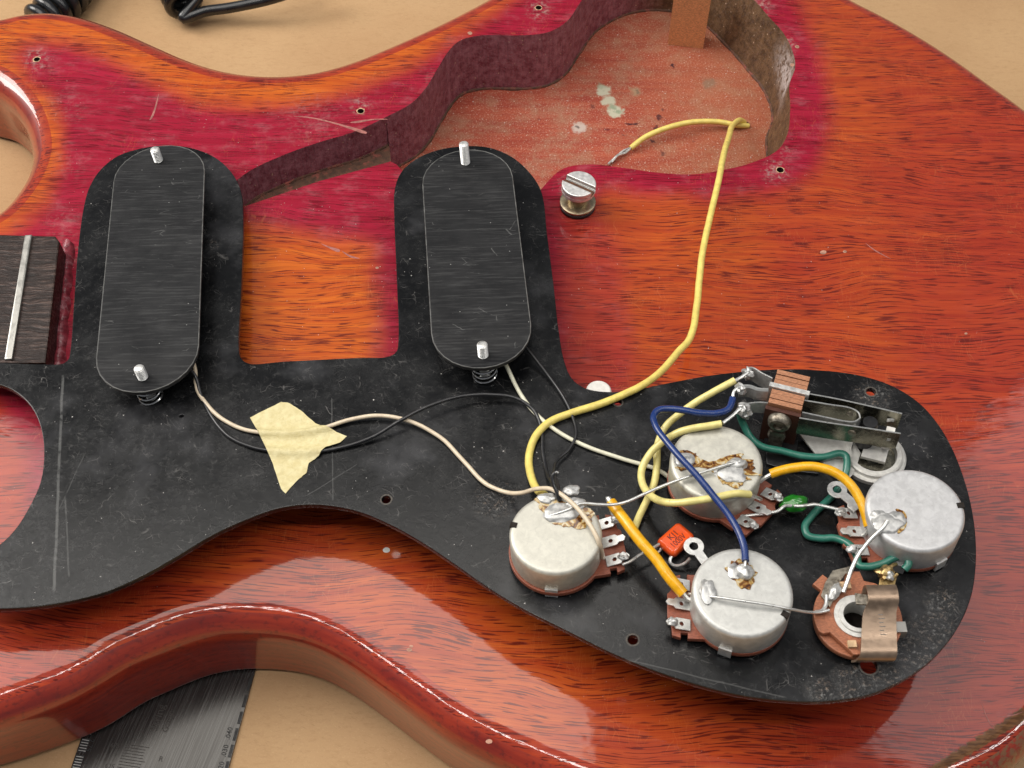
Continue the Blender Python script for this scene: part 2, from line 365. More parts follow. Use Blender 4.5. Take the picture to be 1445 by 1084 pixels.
def guard_mat():
    n = NT('black_guard_back')
    a = n.noise(n.p, .06, 6, .68); f = n.noise(n.p, .55, 6, .72, .6)
    c = n.mix(n.mr(a, .35, .7), (.005, .0053, .006), (.014, .0143, .015))
    left = n.mr(n.sep(n.p)[0], -95, -20, 1, .45)
    c = n.mix(n.math('MULTIPLY', n.math('MULTIPLY', n.mr(f, .50, .80), left), .15), c, (.14, .136, .13))
    # wandering hairline scratches
    wv = n.addv(n.p, n.scale(n.noise(n.p, .09, 3, col=True), (9, 9, 0)))
    s1 = n.voro(n.scale(wv, (.10, .33, 0)), 1, 'DISTANCE_TO_EDGE'); s2 = n.voro(n.scale(n.rot(wv, 1.1), (.08, .4, 0)), 1, 'DISTANCE_TO_EDGE')
    sc1 = n.math('ADD', n.mr(s1, 0, .018, 1, 0), n.mr(s2, 0, .015, 1, 0))
    sc1 = n.math('MULTIPLY', n.math('MULTIPLY', sc1, n.mr(n.noise(n.p, .25, 4), .5, .66)), .35)
    c = n.mix(sc1, c, (.22, .21, .20))
    # two long scribed lines
    def line(x0, y0, x1, y1, wd, st):
        A, B = G(x0, y0), G(x1, y1); d = (B - A); L_ = d.length; ang = math.atan2(d.y, d.x)
        v = n.rot(n.addv(n.p, tuple(-A)), -ang); o = n.sep(v)
        l = n.math('MULTIPLY', n.mr(n.math('ABSOLUTE', n.math('ADD', o[1], n.math('MULTIPLY', n.math('SUBTRACT', n.noise(n.p, .12, 1), .5), .5))), wd * .4, wd, st, 0),
                   n.math('MULTIPLY', n.mr(o[0], 0, 1), n.mr(o[0], L_ - 1, L_, 1, 0)))
        return n.math('MULTIPLY', l, n.mr(n.noise(n.p, .5, 3), .25, .5))
    for q in ((89, 528, 76, 835, .5, .26), (92, 700, 97, 815, .3, .16), (468, 560, 470, 708, .25, .16), (505, 655, 432, 700, .2, .16), (120, 640, 83, 720, .2, .12), (880, 930, 1110, 985, .25, .15)):
        c = n.mix(line(*q), c, (.30, .30, .29))
    # gritty glue residue along the lower right rim, worn ring round the upper right hole
    gl = None
    for (x, y, r0, r1) in ((1318, 890, 2, 8), (1285, 922, 2, 8), (1250, 948, 2, 8), (1205, 966, 2, 7), (1160, 975, 1, 5), (1230, 560, 1.5, 7), (700, 705, 1, 8), (300, 345, 0, 3.5), (1330, 850, 1, 6)):
        m_ = n.near(tuple(G(x, y)), r0, r1); gl = m_ if gl is None else n.math('MAXIMUM', gl, m_)
    grit = n.noise(n.p, 1.1, 6, .75)
    gm = n.math('MULTIPLY', gl, n.mr(grit, .50, .74))
    c = n.mix(n.math('MULTIPLY', gm, .7), c, n.mix(n.mr(n.noise(n.p, .5, 2), .45, .6), (.42, .41, .39), (.48, .36, .27)))
    sp = n.voro(n.p, .38); c = n.mix(n.math('MULTIPLY', n.mr(sp, .03, .07, .8, 0), n.mr(n.noise(n.p, .07, 2), .5, .6)), c, (.45, .43, .4))
    c = n.mix(n.math('MULTIPLY', n.mr(n.noise(n.p, .045, 4, .6), .52, .75), .10), c, (.30, .30, .32))
    rg = n.math('ADD', n.mr(a, .3, .75, .17, .30), n.math('MULTIPLY', n.mr(f, .45, .8), .12))
    n.set(Base_Color=c, Roughness=n.math('ADD', rg, n.math('MULTIPLY', gm, .3)), Specular_IOR_Level=.36)
    n.bump(n.math('ADD', n.math('MULTIPLY', n.math('MULTIPLY', gl, grit), 3.0), n.math('MULTIPLY', f, .25)), .22, .6)
    return n.m
def pick_plate_mat(name, lift):
    n = NT(name)
    h = n.noise(n.scale(n.p, (.08, 1.6, 1)), 1, 4, .65); a = n.noise(n.p, .09, 5, .65)
    c = n.mix(n.mr(a, .3, .7), (.010 + lift, .0105 + lift, .012 + lift), (.016 + lift, .0165 + lift, .018 + lift))
    c = n.mix(n.math('MULTIPLY', n.mr(h, .46, .72), .34), c, (.10, .10, .10))
    wv = n.addv(n.p, n.scale(n.noise(n.p, .1, 3, col=True), (6, 6, 0)))
    s1 = n.voro(n.scale(wv, (.05, .28, 0)), 1, 'DISTANCE_TO_EDGE')
    c = n.mix(n.math('MULTIPLY', n.math('MULTIPLY', n.mr(s1, 0, .012, 1, 0), n.mr(n.noise(n.p, .2, 3), .55, .65)), .28), c, (.3, .3, .29))
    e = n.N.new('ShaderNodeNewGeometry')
    c = n.mix(n.mr(e.outputs['Pointiness'], .53, .60, 0, .5), c, (.22, .21, .2))  # edge highlight put into the colour: lighter grey on the edges
    sp = n.voro(n.p, .3); c = n.mix(n.mr(sp, .025, .055, .7, 0), c, (.5, .5, .48))
    n.set(Base_Color=c, Roughness=n.mr(a, .3, .7, .32, .45), Specular_IOR_Level=.16); n.bump(h, .03, .6)
    return n.m
def cardboard_mat():
    n = NT('cardboard')
    a = n.noise(n.p, .012, 4); f = n.noise(n.scale(n.p, (.35, .9, 1)), 1, 6, .7); g = n.noise(n.p, 2.2, 3, .7)
    c = n.mix(n.mr(a, .3, .7), (.45, .275, .140), (.53, .345, .182))
    c = n.mix(n.math('MULTIPLY', n.mr(f, .46, .72), .5), c, (.39, .235, .115))
    c = n.mix(n.math('MULTIPLY', n.mr(g, .54, .72), .35), c, (.64, .45, .26))
    h2 = n.noise(n.scale(n.rot(n.p, .5), (.5, 3.2, 1)), 1, 3, .6); c = n.mix(n.math('MULTIPLY', n.mr(h2, .60, .72), .4), c, (.30, .18, .085))
    n.set(Base_Color=c, Roughness=.8, Specular_IOR_Level=.2); n.bump(f, .12, .5)
    return n.m
def can_mat(name, col=(.62, .62, .59)):
    n = NT(name); a = n.noise(n.p, .55, 5, .65, .8); v = n.voro(n.addv(n.p, n.scale(n.noise(n.p, .5, 3, col=True), (2, 2, 2))), .55, 'F1')
    c = n.mix(n.mr(a, .3, .7), tuple(x*.90 for x in col), tuple(x*1.08 for x in col))
    c = n.mix(n.mr(v, .25, .9, 0, .14), c, tuple(x*.66 for x in col))
    c = n.mix(n.mr(n.noise(n.p, 2.2, 3, .7), .62, .75, 0, .5), c, (.28, .26, .22))
    n.set(Base_Color=c, Metallic=.55, Roughness=n.mr(a, .3, .7, .44, .56)); n.bump(a, .08, .5)
    return n.m
def phen_mat(name, col):
    n = NT(name); f = n.noise(n.scale(n.p, (1.2, 3, 3)), 1, 5, .7)
    c = n.mix(n.mr(f, .3, .7), tuple(x*.65 for x in col), tuple(x*1.25 for x in col))
    n.set(Base_Color=c, Roughness=.45); n.bump(f, .06, .5); return n.m
def solder_mat():
    n = NT('solder'); a = n.noise(n.p, 1.1, 3)
    n.set(Base_Color=n.mix(n.mr(a, .35, .65), (.50, .50, .49), (.64, .64, .62)), Metallic=.65, Roughness=n.mr(a, .3, .7, .36, .55)); n.bump(a, .05, .5); return n.m
def flux_mat():
    n = NT('burnt_flux'); a = n.noise(n.p, .5, 3, .55, 1.0)
    n.set(Base_Color=n.ramp(a, [(.36, (.05, .014, .003)), (.46, (.20, .075, .012)), (.54, (.50, .33, .10)), (.64, (.58, .53, .40))]), Roughness=.2, Coat_Weight=.6, Coat_Roughness=.1); n.bump(a, .12, .5); return n.m
def tape_mat():
    n = NT('masking_tape'); a = n.noise(n.p, .5, 5, .65); v = n.voro(n.addv(n.p, n.scale(n.noise(n.p, .4, 3, col=True), (3, 3, 0))), .38, 'DISTANCE_TO_EDGE')
    c = n.mix(n.mr(a, .3, .7), (.62, .53, .27), (.74, .66, .38)); c = n.mix(n.mr(v, 0, .08, .13, 0), c, (.48, .40, .19))
    n.set(Base_Color=c, Roughness=.55, Specular_IOR_Level=.35); n.bump(n.math('ADD', n.math('ADD', a, n.math('MULTIPLY', n.mr(v, 0, .15), .4)), n.noise(n.scale(n.p, (.5, 3, 1)), 1, 3)), .16, .6); return n.m
def insul(name, col, rough=.35, dirt=(.25, .18, .08), dl=.62):
    return plain(name, col, rough, 0, .10, .5, .03, dirt, dl, Coat_Weight=.25, Coat_Roughness=.2)
MT = dict(
    top=wood_top(), side=wood_side(), floor=cavity_floor_mat(), wall=cavity_wall_mat(), guard=guard_mat(),
    plate1=pick_plate_mat('pickup_plate_worn', .003), plate2=pick_plate_mat('pickup_plate_clean', .0), card=cardboard_mat(),
    can=can_mat('pot_can_metal'), can2=can_mat('pot_can_clean_metal', (.64, .64, .64)), can3=can_mat('pot_can_yellowed_metal', (.63, .615, .54)),
    phen=phen_mat('phenolic_red', (.30, .085, .045)), phenl=phen_mat('phenolic_tan', (.42, .19, .10)), phenj=phen_mat('phenolic_orange', (.38, .135, .065)),
    solder=solder_mat(), flux=flux_mat(), tape=tape_mat(),
    steel=plain('steel', (.80, .79, .77), .42, .75, .08, .8, .01), nickel=plain('nickel', (.42, .35, .24), .34, .9, .15, .8, .02, (.30, .21, .10), .52),
    lug=plain('tinned_lug', (.72, .72, .70), .4, .7, .12, 1.0, .05), wmet=plain('pale_cast_metal', (.68, .67, .63), .4, .35, .08, .8, .02), bare=plain('tinned_wire', (.76, .76, .73), .32, .8, .08, .8),
    brass=plain('aged_brass', (.50, .36, .16), .38, .9, .25, 1.0, .06, (.16, .09, .03), .5),
    spring=plain('spring_steel', (.62, .62, .62), .2, 1.0, .1), leaf=plain('leaf_spring', (.26, .245, .19), .25, .95, .2, .7, .02, (.12, .09, .05), .6),
    screwd=plain('dull_screw', (.30, .27, .22), .4, .85, .3, .8, .1, (.08, .06, .04), .5),
    black=plain('black_plastic', (.010, .010, .011), .35), dark=plain('recess_shade', (.012, .007, .004), .9),  # second one carries the shade of holes and gaps in its colour
    yel=insul('cream_yellow_insulation', (.82, .66, .17)), yel2=insul('lemon_insulation', (.80, .70, .26)), orn=insul('orange_yellow_insulation', (.84, .42, .008), .25, (.5, .18, .0), .66),
    cream=insul('cream_insulation', (.72, .60, .44)), white=insul('pale_insulation', (.74, .72, .56)),
    blk=insul('black_insulation', (.016, .016, .018), .35, (.05, .05, .05), .55), blue=insul('dark_blue_insulation', (.010, .035, .16), .25, (.03, .06, .2), .6),
    green=insul('green_insulation', (.025, .16, .115), .35, (.06, .22, .17), .55),
    cap=plain('orange_epoxy', (.85, .095, .010), .2, 0, .08, .4, .02, Coat_Weight=.8, Coat_Roughness=.05), ink=plain('ink', (.10, .006, .004), .6),
    capg=plain('green_epoxy', (.010, .17, .012), .2, 0, .15, .6, .05, Coat_Weight=.8, Coat_Roughness=.06),
    rubber=plain('black_cable_rubber', (.010, .011, .013), .30, 0, .2, .2, 0, Coat_Weight=.3, Coat_Roughness=.2),
    glue=plain('pale_glue', (.48, .50, .38), .5, 0, .3, .5, .2, (.16, .20, .13), .5), grey=plain('grey_filler', (.42, .38, .33), .6, 0, .3, .7, .2, (.12, .10, .08), .55),
    greyb=plain('faint_residue', (.36, .20, .13), .7, 0, .4, .7, .2, (.14, .09, .06), .5), rawwood=plain('bare_wood', (.62, .42, .24), .7, 0, .3, .6, .1), block=phen_mat('block_wood', (.74, .35, .16)),
    mark=plain('dark_stain', (.05, .008, .02), .6), felt=plain('white_felt', (.75, .73, .68), .8, 0, .08, .8, .1), dust=plain('white_dust', (.75, .72, .68), .8),
    fret=plain('fret_nickel', (.42, .41, .38), .42, .8, .08, .5), ruler=None, print_=plain('black_print', (.012, .012, .012), .6), fadep=plain('faded_print', (.035, .03, .026), .6),
)
def ruler_mat():
    n = NT('brushed_steel'); h = n.noise(n.scale(n.rot(n.p, R(-75)), (.05, 3, 1)), 1, 4, .6)
    n.set(Base_Color=n.mix(n.mr(h, .3, .7), (.045, .043, .041), (.085, .083, .080)), Metallic=.85, Roughness=n.mr(h, .3, .7, .20, .30)); return n.m
MT['ruler'] = ruler_mat()
def fb_mat():
    n = NT('rosewood_fingerboard'); h = n.noise(n.scale(n.addv(n.p, n.scale(n.noise(n.p, .15, 2, col=True), (3, 3, 0))), (.12, 1.3, 1)), 1, 5, .65)
    c = n.ramp(h, [(.3, (.006, .003, .002)), (.52, (.022, .011, .008)), (.72, (.13, .085, .07))])
    n.set(Base_Color=c, Roughness=n.mr(h, .3, .7, .5, .28), Specular_IOR_Level=.3); n.bump(h, .35, .8); return n.m
MT['fb'] = fb_mat()
# ---------------------------------------------------------------- setting: the cardboard-covered bench
TZ = -31.5
m = M(); fr0 = Frame((0, 0, 0), 0, False)
m.box(fr0, -900, 900, -600, 900, TZ - 4, TZ); m.build('cardboard_tabletop', MT['card'], origin=(0, 0, TZ), smooth=0, kind='structure')
# ---------------------------------------------------------------- the guitar: body slab with rounded edges, routed cavity, neck end
def pxl(s): return [(float(a), float(b)) for a, b in (q.split(',') for q in s.split())]
GB = thing('electric_guitar', 'red and orange mahogany guitar body with worn glossy lacquer and open routed cavity', 'guitar', (0, 0, TZ))
out_px = pxl('0,28 30,21 62,19 100,24 150,40 200,62 250,84 300,100 350,108 400,109 450,103 500,89 550,69 600,47 650,23 690,2 760,-38 850,-85 950,-108 1050,-98 1130,-45 1195,-2 1240,21 1290,49 1340,81 1390,117 1445,157 1500,206 1560,290 1600,400 1612,520 1600,650 1570,780 1520,900 1482,975 1445,1022 1405,1058 1340,1094 1270,1125 1180,1150 1080,1160 980,1145 890,1115 800,1082 750,1060 700,1037 650,1010 600,974 550,937 500,902 450,876 400,863 350,859 300,861 250,872 200,892 150,914 100,946 60,963 0,984 -60,1002 -130,1010 -180,960 -170,860 -120,775 -60,740 -22,700 -18,650 -40,600 -90,570 -130,540 -130,350 -60,325 0,304 40,262 60,215 56,176 38,138 0,103 -40,92 -80,70 -70,40')
op = np.array([list(P(a, b, 0))[:2] for a, b in out_px])
op = np.array([list(v)[:2] for v in catmull([(*p, 0) for p in op], 10, True)])
op = resample(op, 1.5)
RO = 8.5
flat = resample(offset(op, -3.0), 1.5); outer = offset(flat, RO)
# smooth tight concave places so that rings never fold
def lap(a, k):
    for _ in range(k): a = a * .5 + (np.roll(a, 1, 0) + np.roll(a, -1, 0)) * .25
    return a
outer = lap(outer, 6)
cav_px = pxl('300,292 345,246 400,219 450,201 500,186 545,165 580,146 601,124 618,96 634,71 650,57 680,50 740,50 775,45 800,30 820,2 850,-35 910,-60 1000,-52 1062,-2 1085,24 1105,46 1119,74 1122,95 1114,120 1115,150 1111,190 1096,213 1060,230 1020,240 980,246 930,244 880,237 830,232 795,238 768,262 740,300 700,330 640,320 590,280 551,228 450,256 343,292 320,320')
NCH = 6     # cavity vertex 5 (545,165) and the island corner (551,228) bound the shallow channel
def Pz(l, z=0): return [P(a, b, z) for a, b in l]
c3 = Pz(cav_px)
i_isl = cav_px.index((551.0, 228.0)); i_ch = cav_px.index((545.0, 165.0))
main_line = catmull([c3[i_ch - 1]] + c3[i_ch:i_isl + 1] + [c3[i_isl + 1]], 6)[6:-6]      # channel mouth -> round the big cavity -> island corner
chan_line = [c3[i_isl], c3[i_isl + 1], c3[i_isl + 2], c3[i_isl + 3], c3[0]] + catmull(c3[0:i_ch + 2], 6)[0:6 * i_ch + 1]
main2 = [(p.x, p.y) for p in main_line]; chan2 = [(p.x, p.y) for p in chan_line]
cav_loop = np.array(main2[:-1] + chan2[:-1])
# uneven, chipped look of the routed edge on the right
holes2 = []
hole_px = [(52, 84, 1.15), (509, 157, 1.2), (760, 11, 1.2), (1101, 240, 1.25)]
for (a, b, r) in hole_px: p = P(a, b); holes2.append(np.array(circle((p.x, p.y), r, 14)))
tv, tf = cdt(flat, [cav_loop] + holes2, 1.7)
pix = []
def to_px(v):        # place point -> photo pixel (only to hang the wear of the finish where the photo shows it)
    d = v - np.array(CAM); b = d[:, 1] * cT + d[:, 2] * sT; c = -d[:, 1] * sT + d[:, 2] * cT
    return np.stack([722.5 + FPX * d[:, 0] / -c, 542 - FPX * b / -c], 1)
tpx = to_px(np.column_stack([tv, np.zeros(len(tv))]))
def sm(x, a, b): t = np.clip((x - a) / (b - a), 0, 1); return t * t * (3 - 2 * t)
polyA = np.array(pxl('26,82 36,68 60,60 90,62 130,75 180,100 230,131 290,150 350,157 430,151 480,137 540,116 600,86 650,52 700,22 740,-10 850,-70 1050,-75 1110,-20 1130,20 1148,60 1162,110 1168,160 1164,200 1148,235 1120,260 1080,270 1000,275 900,271 850,266 830,290 862,330 878,420 886,520 870,600 1000,620 1340,700 1300,900 1100,960 900,900 700,800 520,690 400,680 250,740 130,800 40,760 45,640 0,560 -60,540 -60,340 10,330 70,290 88,230 88,180 72,132 40,112'))
polyI = np.array(pxl('320,305 420,332 500,340 526,352 532,420 533,525 320,525'))
nz = np.array([mnoise.noise(Vector((p[0] * .02, p[1] * .02, 0))) for p in tpx]) * 9 + np.array([mnoise.noise(Vector((p[0] * .09, p[1] * .09, 3))) for p in tpx]) * 4
stain = sm(sdist(polyA, tpx) + nz * .6, -24, 16)
stain *= 1 - sm(sdist(polyI, tpx) + nz * .8, -24, 26)
stain *= 1 - .55 * sm(sdist(np.array(pxl('795,300 900,300 890,560 795,560')), tpx) + nz, -30, 30)
tc = [(400,120,1.0),(120,30,.85),(600,70,1.0),(440,420,1.05),(440,320,.9),(1000,250,.45),(950,330,.55),(850,420,.45),(1200,100,.42),(1400,250,.18),(1150,400,.36),(1350,480,.22),(1200,470,.45),(1420,700,.2),(1400,900,.05),(1300,1000,.0),(1000,1050,.42),(600,880,.5),(400,800,.42),(200,880,.25),(60,930,.2),(10,250,.6),(30,650,.2),(60,150,.9),(700,960,.6)]
tw = np.zeros(len(tpx)); tt = np.zeros(len(tpx))
for a, b, v in tc:
    q = 1 / (((tpx - [a, b]) ** 2).sum(1) + 1500) ** 1.3; tw += q; tt += q * v
tone = tt / tw
gloss = 1 - .85 * stain * (1 - sm(sdist(polyI, tpx), -40, 10)) * sm(tpx[:, 1], 700, 560)
wear = np.zeros(len(tpx))
for a, b, r_, k_ in ((52,84,26,.9),(509,150,20,.9),(760,14,24,.8),(1095,242,26,1.0),(1112,60,14,.8),(1070,8,26,1.0),(96,150,40,.22),(98,230,36,.18),(90,320,40,.2),(800,262,22,.8),(620,110,30,.3),(20,660,1,.1),(100,360,24,.5),(440,168,60,.25),(300,900,18,.2),(1425,1030,34,.6),(1110,215,16,.5)):
    wear = np.maximum(wear, k_ * (1 - sm(np.hypot(tpx[:,0]-a, (tpx[:,1]-b)*1.15), r_*.3, r_)))
m = M(); nt = len(tv)
m.add([(p[0], p[1], 0) for p in tv], [tuple(int(i) for i in t) for t in tf], 0)
rings = []
flat_d = flat
for k in range(1, 8):
    a = math.pi / 2 * k / 7; f_ = math.sin(a)
    rings.append((flat_d * (1 - f_) + outer * f_, -RO * (1 - math.cos(a))))
hb = TZ + 1.1
for z in (-11, -17, -24, hb + 1.55, hb + 1.35): rings.append((outer, z))
for k in range(1, 5):
    a = math.pi / 2 * k / 4; f_ = 1 - (1 - math.cos(a))
    rings.append((outer * f_ + lap(offset(outer, -1.3), 4) * (1 - f_), hb + 1.3 * (1 - math.sin(a))))
N = len(flat); vs = [(p[0], p[1], 0) for p in flat]; fs = []; rmi = []
for (a, z) in rings: vs += [(p[0], p[1], z) for p in a]
ccw = poly_area(flat) > 0
for r_ in range(len(rings)):
    for i in range(N):
        j = (i + 1) % N; q = (r_*N + i, (r_+1)*N + i, (r_+1)*N + j, r_*N + j)
        fs.append(q if ccw else q[::-1]); rmi.append(0 if r_ < 2 else 1)
nb = len(m.V); m.add(vs, fs, 1); m.MI[-len(fs):] = rmi
body = m.build('body', [MT['top'], MT['side']], GB, smooth=60)
me = body.data
for nm, arr in (('stain', stain), ('tone', tone), ('gloss', gloss), ('wear', wear)):
    at = me.attributes.new(nm, 'FLOAT', 'POINT'); full = np.full(len(me.vertices), {'stain': 0.0, 'tone': .25, 'gloss': 1.0, 'wear': 0.0}[nm]); full[:nt] = arr[:nt]; at.data.foreach_set('value', full.astype(np.float32))
vw = np.array([v.co[:] for v in me.vertices]) * 1000 + np.array([0, 0, TZ]); vpx = to_px(vw)
bd = dist_poly(np.array(pxl('1300,1100 1335,1078 1385,1045 1420,1024 1470,990')), vpx, False)
at = me.attributes.new('bare', 'FLOAT', 'POINT'); at.data.foreach_set('value', (1 - sm(bd, 2, 15)).astype(np.float32))
# cavity walls and floors
ZM, ZC = -25.0, -13.5
def lean(p): return (p[0] - 4.0 * float(sm(p[0], 50, 84)), p[1] - 1.5 * float(sm(p[1], 78, 100)))   # the routed wall leans in towards the floor
def wall(m_, line, z0, z1, rows=1, ln=False):
    n = len(line); vs = []
    for r_ in range(rows + 1):
        for p in line:
            q = lean(p) if ln else p; t = r_ / rows; vs.append((p[0] + (q[0] - p[0]) * t, p[1] + (q[1] - p[1]) * t, z0 + (z1 - z0) * t))
    fs = [(r_*n + i, r_*n + i + 1, (r_+1)*n + i + 1, (r_+1)*n + i) for r_ in range(rows) for i in range(n - 1)]
    m_.add(vs, fs)
m = M(); wall(m, main2, 0, ZM, 4, True); m.build('cavity_wall', MT['wall'], GB, smooth=70)
m = M(); wall(m, chan2, 0, ZC, 2); wall(m, [main2[-1], main2[0]][::-1], ZC, ZM); m.build('cavity_wall', MT['wall'], GB, smooth=50)
CHM = plain('channel_dirt', (.105, .052, .032), .85, 0, .35, .5, .2, (.30, .08, .06), .5)
for loop, z, fm in (([lean(p) for p in main2], ZM, MT['floor']), (chan2, ZC, CHM)):
    a = np.array(loop[:-1] if np.hypot(*(np.array(loop[0]) - np.array(loop[-1]))) < .01 else loop)
    v, f = cdt(a, [], 4); m = M(); m.add([(p[0], p[1], z) for p in v], [tuple(int(i) for i in t) for t in f]); m.build('cavity_floor', fm, GB, smooth=0)
M().tube([(x, y, ZM + .25) for x, y in map(lean, main2)], .9, 7, rfun=lambda u: .55 + .75 * abs(mnoise.noise(Vector((u * 60, 0, 2))))).build('dust_fillet', CHM, GB)
M().tube([(x, y, ZC + .2) for x, y in chan2], .8, 7, rfun=lambda u: .55 + .75 * abs(mnoise.noise(Vector((u * 40, 0, 5))))).build('dust_fillet', CHM, GB)
M().tube([(x, y, -.12) for x, y in chan2[4:] + main2[1:-2]], .26, 8).build('cavity_rim', plain('rim_highlight_lacquer', (.42, .06, .10), .35, 0, .5, .5, .05, (.55, .42, .36), .6), GB)  # tube in lighter crimson than the wood, painting in the rim highlight
for (a, b, r), h in zip(hole_px, holes2):
    p = P(a, b); m = M(); m.lathe(Frame((p.x, p.y, 0), 0, False), [(.01, -9), (r, -9), (r, 0)], 14)
    m.F.pop(); m.build('screw_hole', MT['dark'], GB)
    bl = [(p.x + math.cos(t) * rr, p.y + math.sin(t) * rr) for t, rr in [(i * .35, r + .12 + .8 * abs(mnoise.noise(Vector((i * 1.3, a, 0))))) for i in range(18)]]
    m = M(); m.plate(Frame((0, 0, 0), 0, False), [bl, circle((p.x, p.y), r, 14)], .02, .06); m.build('bare_wood_ring', MT['rawwood'], GB)
# wood block standing in the far side of the cavity
m = M(); A, B = P(942, 63, ZM), P(992, 69, ZM)
frb = Frame(A, math.atan2((B - A).y, (B - A).x), False); m.box(frb, 0, (B - A).length, 0, 7, 0.05, 24.6)
m.build('wood_block', MT['block'], GB, smooth=0)
def patch(name, pts, z, mat, th=.25, fr=None, parent=GB, jag=.12):
    """a thin irregular spot lying on a surface; pts in photo pixels"""
    q = [P(a, b, z) for a, b in pts]; q = catmull(q, 4, True)
    c = sum(q, Vector()) / len(q)
    q = [c + (p - c) * (1 + jag * mnoise.noise(p * .35 + Vector((z, 0, 0)))) for p in q]
    m_ = M(); m_.plate(Frame((0, 0, z), 0, False), [[(p.x, p.y) for p in q]], .02, th, min(.08, th * .4)); return m_.build(name, mat, parent)
def disc(x, y, r, ry=None, n=10): return [(x + r*math.cos(2*math.pi*i/n), y + (ry or r*.8)*math.sin(2*math.pi*i/n)) for i in range(n)]
patch('painted_wire_hole', disc(1052, 176, 6, 4), ZM, MT['dark'], .05)  # flat disc with the hole's darkness in its colour; floor is uncut
# chips and scratches in the lacquer
CHP = plain('chip', (.42, .22, .15), .6, 0, .4, .8)
SCR = plain('scratch', (.36, .13, .11), .6, 0, .3, .6)
def thin(l, k=.5):
    h = len(l) // 2; o = list(l)
    for i in range(1, h):
        j = len(l) - i; 
        if j <= i: break
        c = ((l[i][0] + l[j][0]) / 2, (l[i][1] + l[j][1]) / 2)
        for t in (i, j): o[t] = (c[0] + (l[t][0] - c[0]) * k, c[1] + (l[t][1] - c[1]) * k)
    return o
for i, s_ in enumerate(('412,164 440,165 480,174 518,187 516,189 478,178 440,168', '494,173 520,167 548,167 548,169 522,170 498,176', '453,344 465,347 480,353 478,356 463,351', '482,354 497,361 508,365 496,364 484,358', '1221,343 1235,352 1258,366 1234,355', '211,170 218,150 224,132 221,150 214,172', '1385,992 1398,1020 1404,1030 1394,1020', '1406,1012 1430,1008 1445,1004 1430,1011')):
    patch('finish_scratch', [(a_, b_) for a_, b_ in thin(pxl(s_))], 0, SCR, .05, jag=0)
for (x, y, r) in ((1162, 356, 4.5), (1192, 355, 3), (545, 776, 5), (577, 917, 4), (580, 912, 3), (690, 1046, 5), (532, 378, 2.5), (1363, 471, 2), (663, 47, 3), (1125, 66, 3.5), (1118, 92, 3)):
    if r: patch('finish_chip', disc(x, y, r, r*.7), 0, MT['felt'] if x == 545 else CHP, .05, jag=.5)
# ---- the end of the neck
FBZ = 8.5
fb = [P(-60, 330, FBZ), P(2, 331, FBZ), P(78, 333, FBZ), P(84, 341, FBZ), P(64, 512, FBZ), P(-70, 512, FBZ)]
m = M(); m.plate(Frame((0, 0, 0), 0, False), [[(p.x, p.y) for p in fb]], .05, FBZ, .5); fbo = m.build('fingerboard', MT['fb'], GB)
A, B = P(41, 333.5, FBZ), P(12.5, 509, FBZ)
frf = Frame(A, math.atan2((B - A).y, (B - A).x), False); m = M(); m.plate(frf, [[(0, -1.15), ((B - A).length, -1.15), ((B - A).length, 1.15), (0, 1.15)]], -.3, .9, .5); m.build('fret', MT['fret'], fbo)
A, B, C, D = P(88, 340, 0), P(106, 345, 0), P(92, 520, 0), P(72, 520, 0)
rg = []
for i in range(15):
    t = i / 14; a = A.lerp(D, t); b = B.lerp(C, t); rg.append((a, b))
m = M(); vs = []
for i, (a, b) in enumerate(rg):
    for k in range(6): p = a.lerp(b, k / 5); vs.append((p.x + .35*math.sin(i*2.1+k), p.y, .05 + 1.5 * math.sin(math.pi * k / 5) ** .6 + .3 * math.sin(i * 2.4 + k * .7) * (0 < k < 5)))
m.add(vs, [(i*6+k, (i+1)*6+k, (i+1)*6+k+1, i*6+k+1) for i in range(14) for k in range(5)])
m.build('neck_joint_lacquer', plain('crackled_crimson', (.20, .028, .04), .22, 0, .4, .5, .3, (.34, .13, .15), .5), GB)
# ---------------------------------------------------------------- pickguard, face down
gp = pxl('-60,512 0,512 60,514 88,513 96,507 99,495 104,430 110,350 118,292 126,264 142,239 166,220 200,209 240,205 275,210 305,223 328,245 340,270 343,300 341,400 337,490 340,505 352,513 400,510 500,505 548,503 559,496 562,480 560,400 556,300 557,266 566,243 586,225 616,212 655,206 690,208 722,221 748,244 764,270 772,330 781,400 789,470 797,512 808,535 827,548 860,553 900,549 950,539 1000,530 1050,524 1100,521 1150,522 1200,527 1240,537 1270,550 1300,571 1325,600 1345,635 1362,680 1372,720 1377,760 1377,800 1371,840 1355,880 1330,915 1300,943 1260,967 1220,982 1160,990 1100,988 1040,980 980,965 920,945 860,920 800,890 740,860 690,830 640,795 590,762 550,740 510,723 470,714 430,712 390,718 350,732 300,755 250,785 200,813 150,835 100,848 50,856 0,859 -60,857 -80,810 -40,790 0,768 22,746 42,714 57,680 62,640 58,605 45,575 25,555 0,543 -60,535')
g3 = [GF.inv(G(a, b)) for a, b in gp]
GO = [(p.x, p.y) for p in catmull([(a, b, 0) for a, b, _ in g3], 5, True)]
gh = []
for (a, b, r, ry) in ((545, 705, 1.25, 1.25), (893, 903, 1.3, 1.3), (1226, 940, 2.0, 2.3), (1229, 553, 1.35, 1.35), (872, 568, 1.1, 1.1), (256, 587, .7, .5)):
    q = GF.inv(G(a, b)); gh.append(circle(q, r, 18, ry))
PG = thing('pickguard', 'black pickguard lying face down on the guitar with scratched dusty back and bare wiring', 'pickguard', G(700, 640, -2))
m = M(); m.plate(GF, [GO] + gh, -1.9, 0, .22); m.build('guard_plate', MT['guard'], PG, smooth=35)
WR = plain('worn_rim', (.07, .06, .05), .6, 0, .5, 1.5)
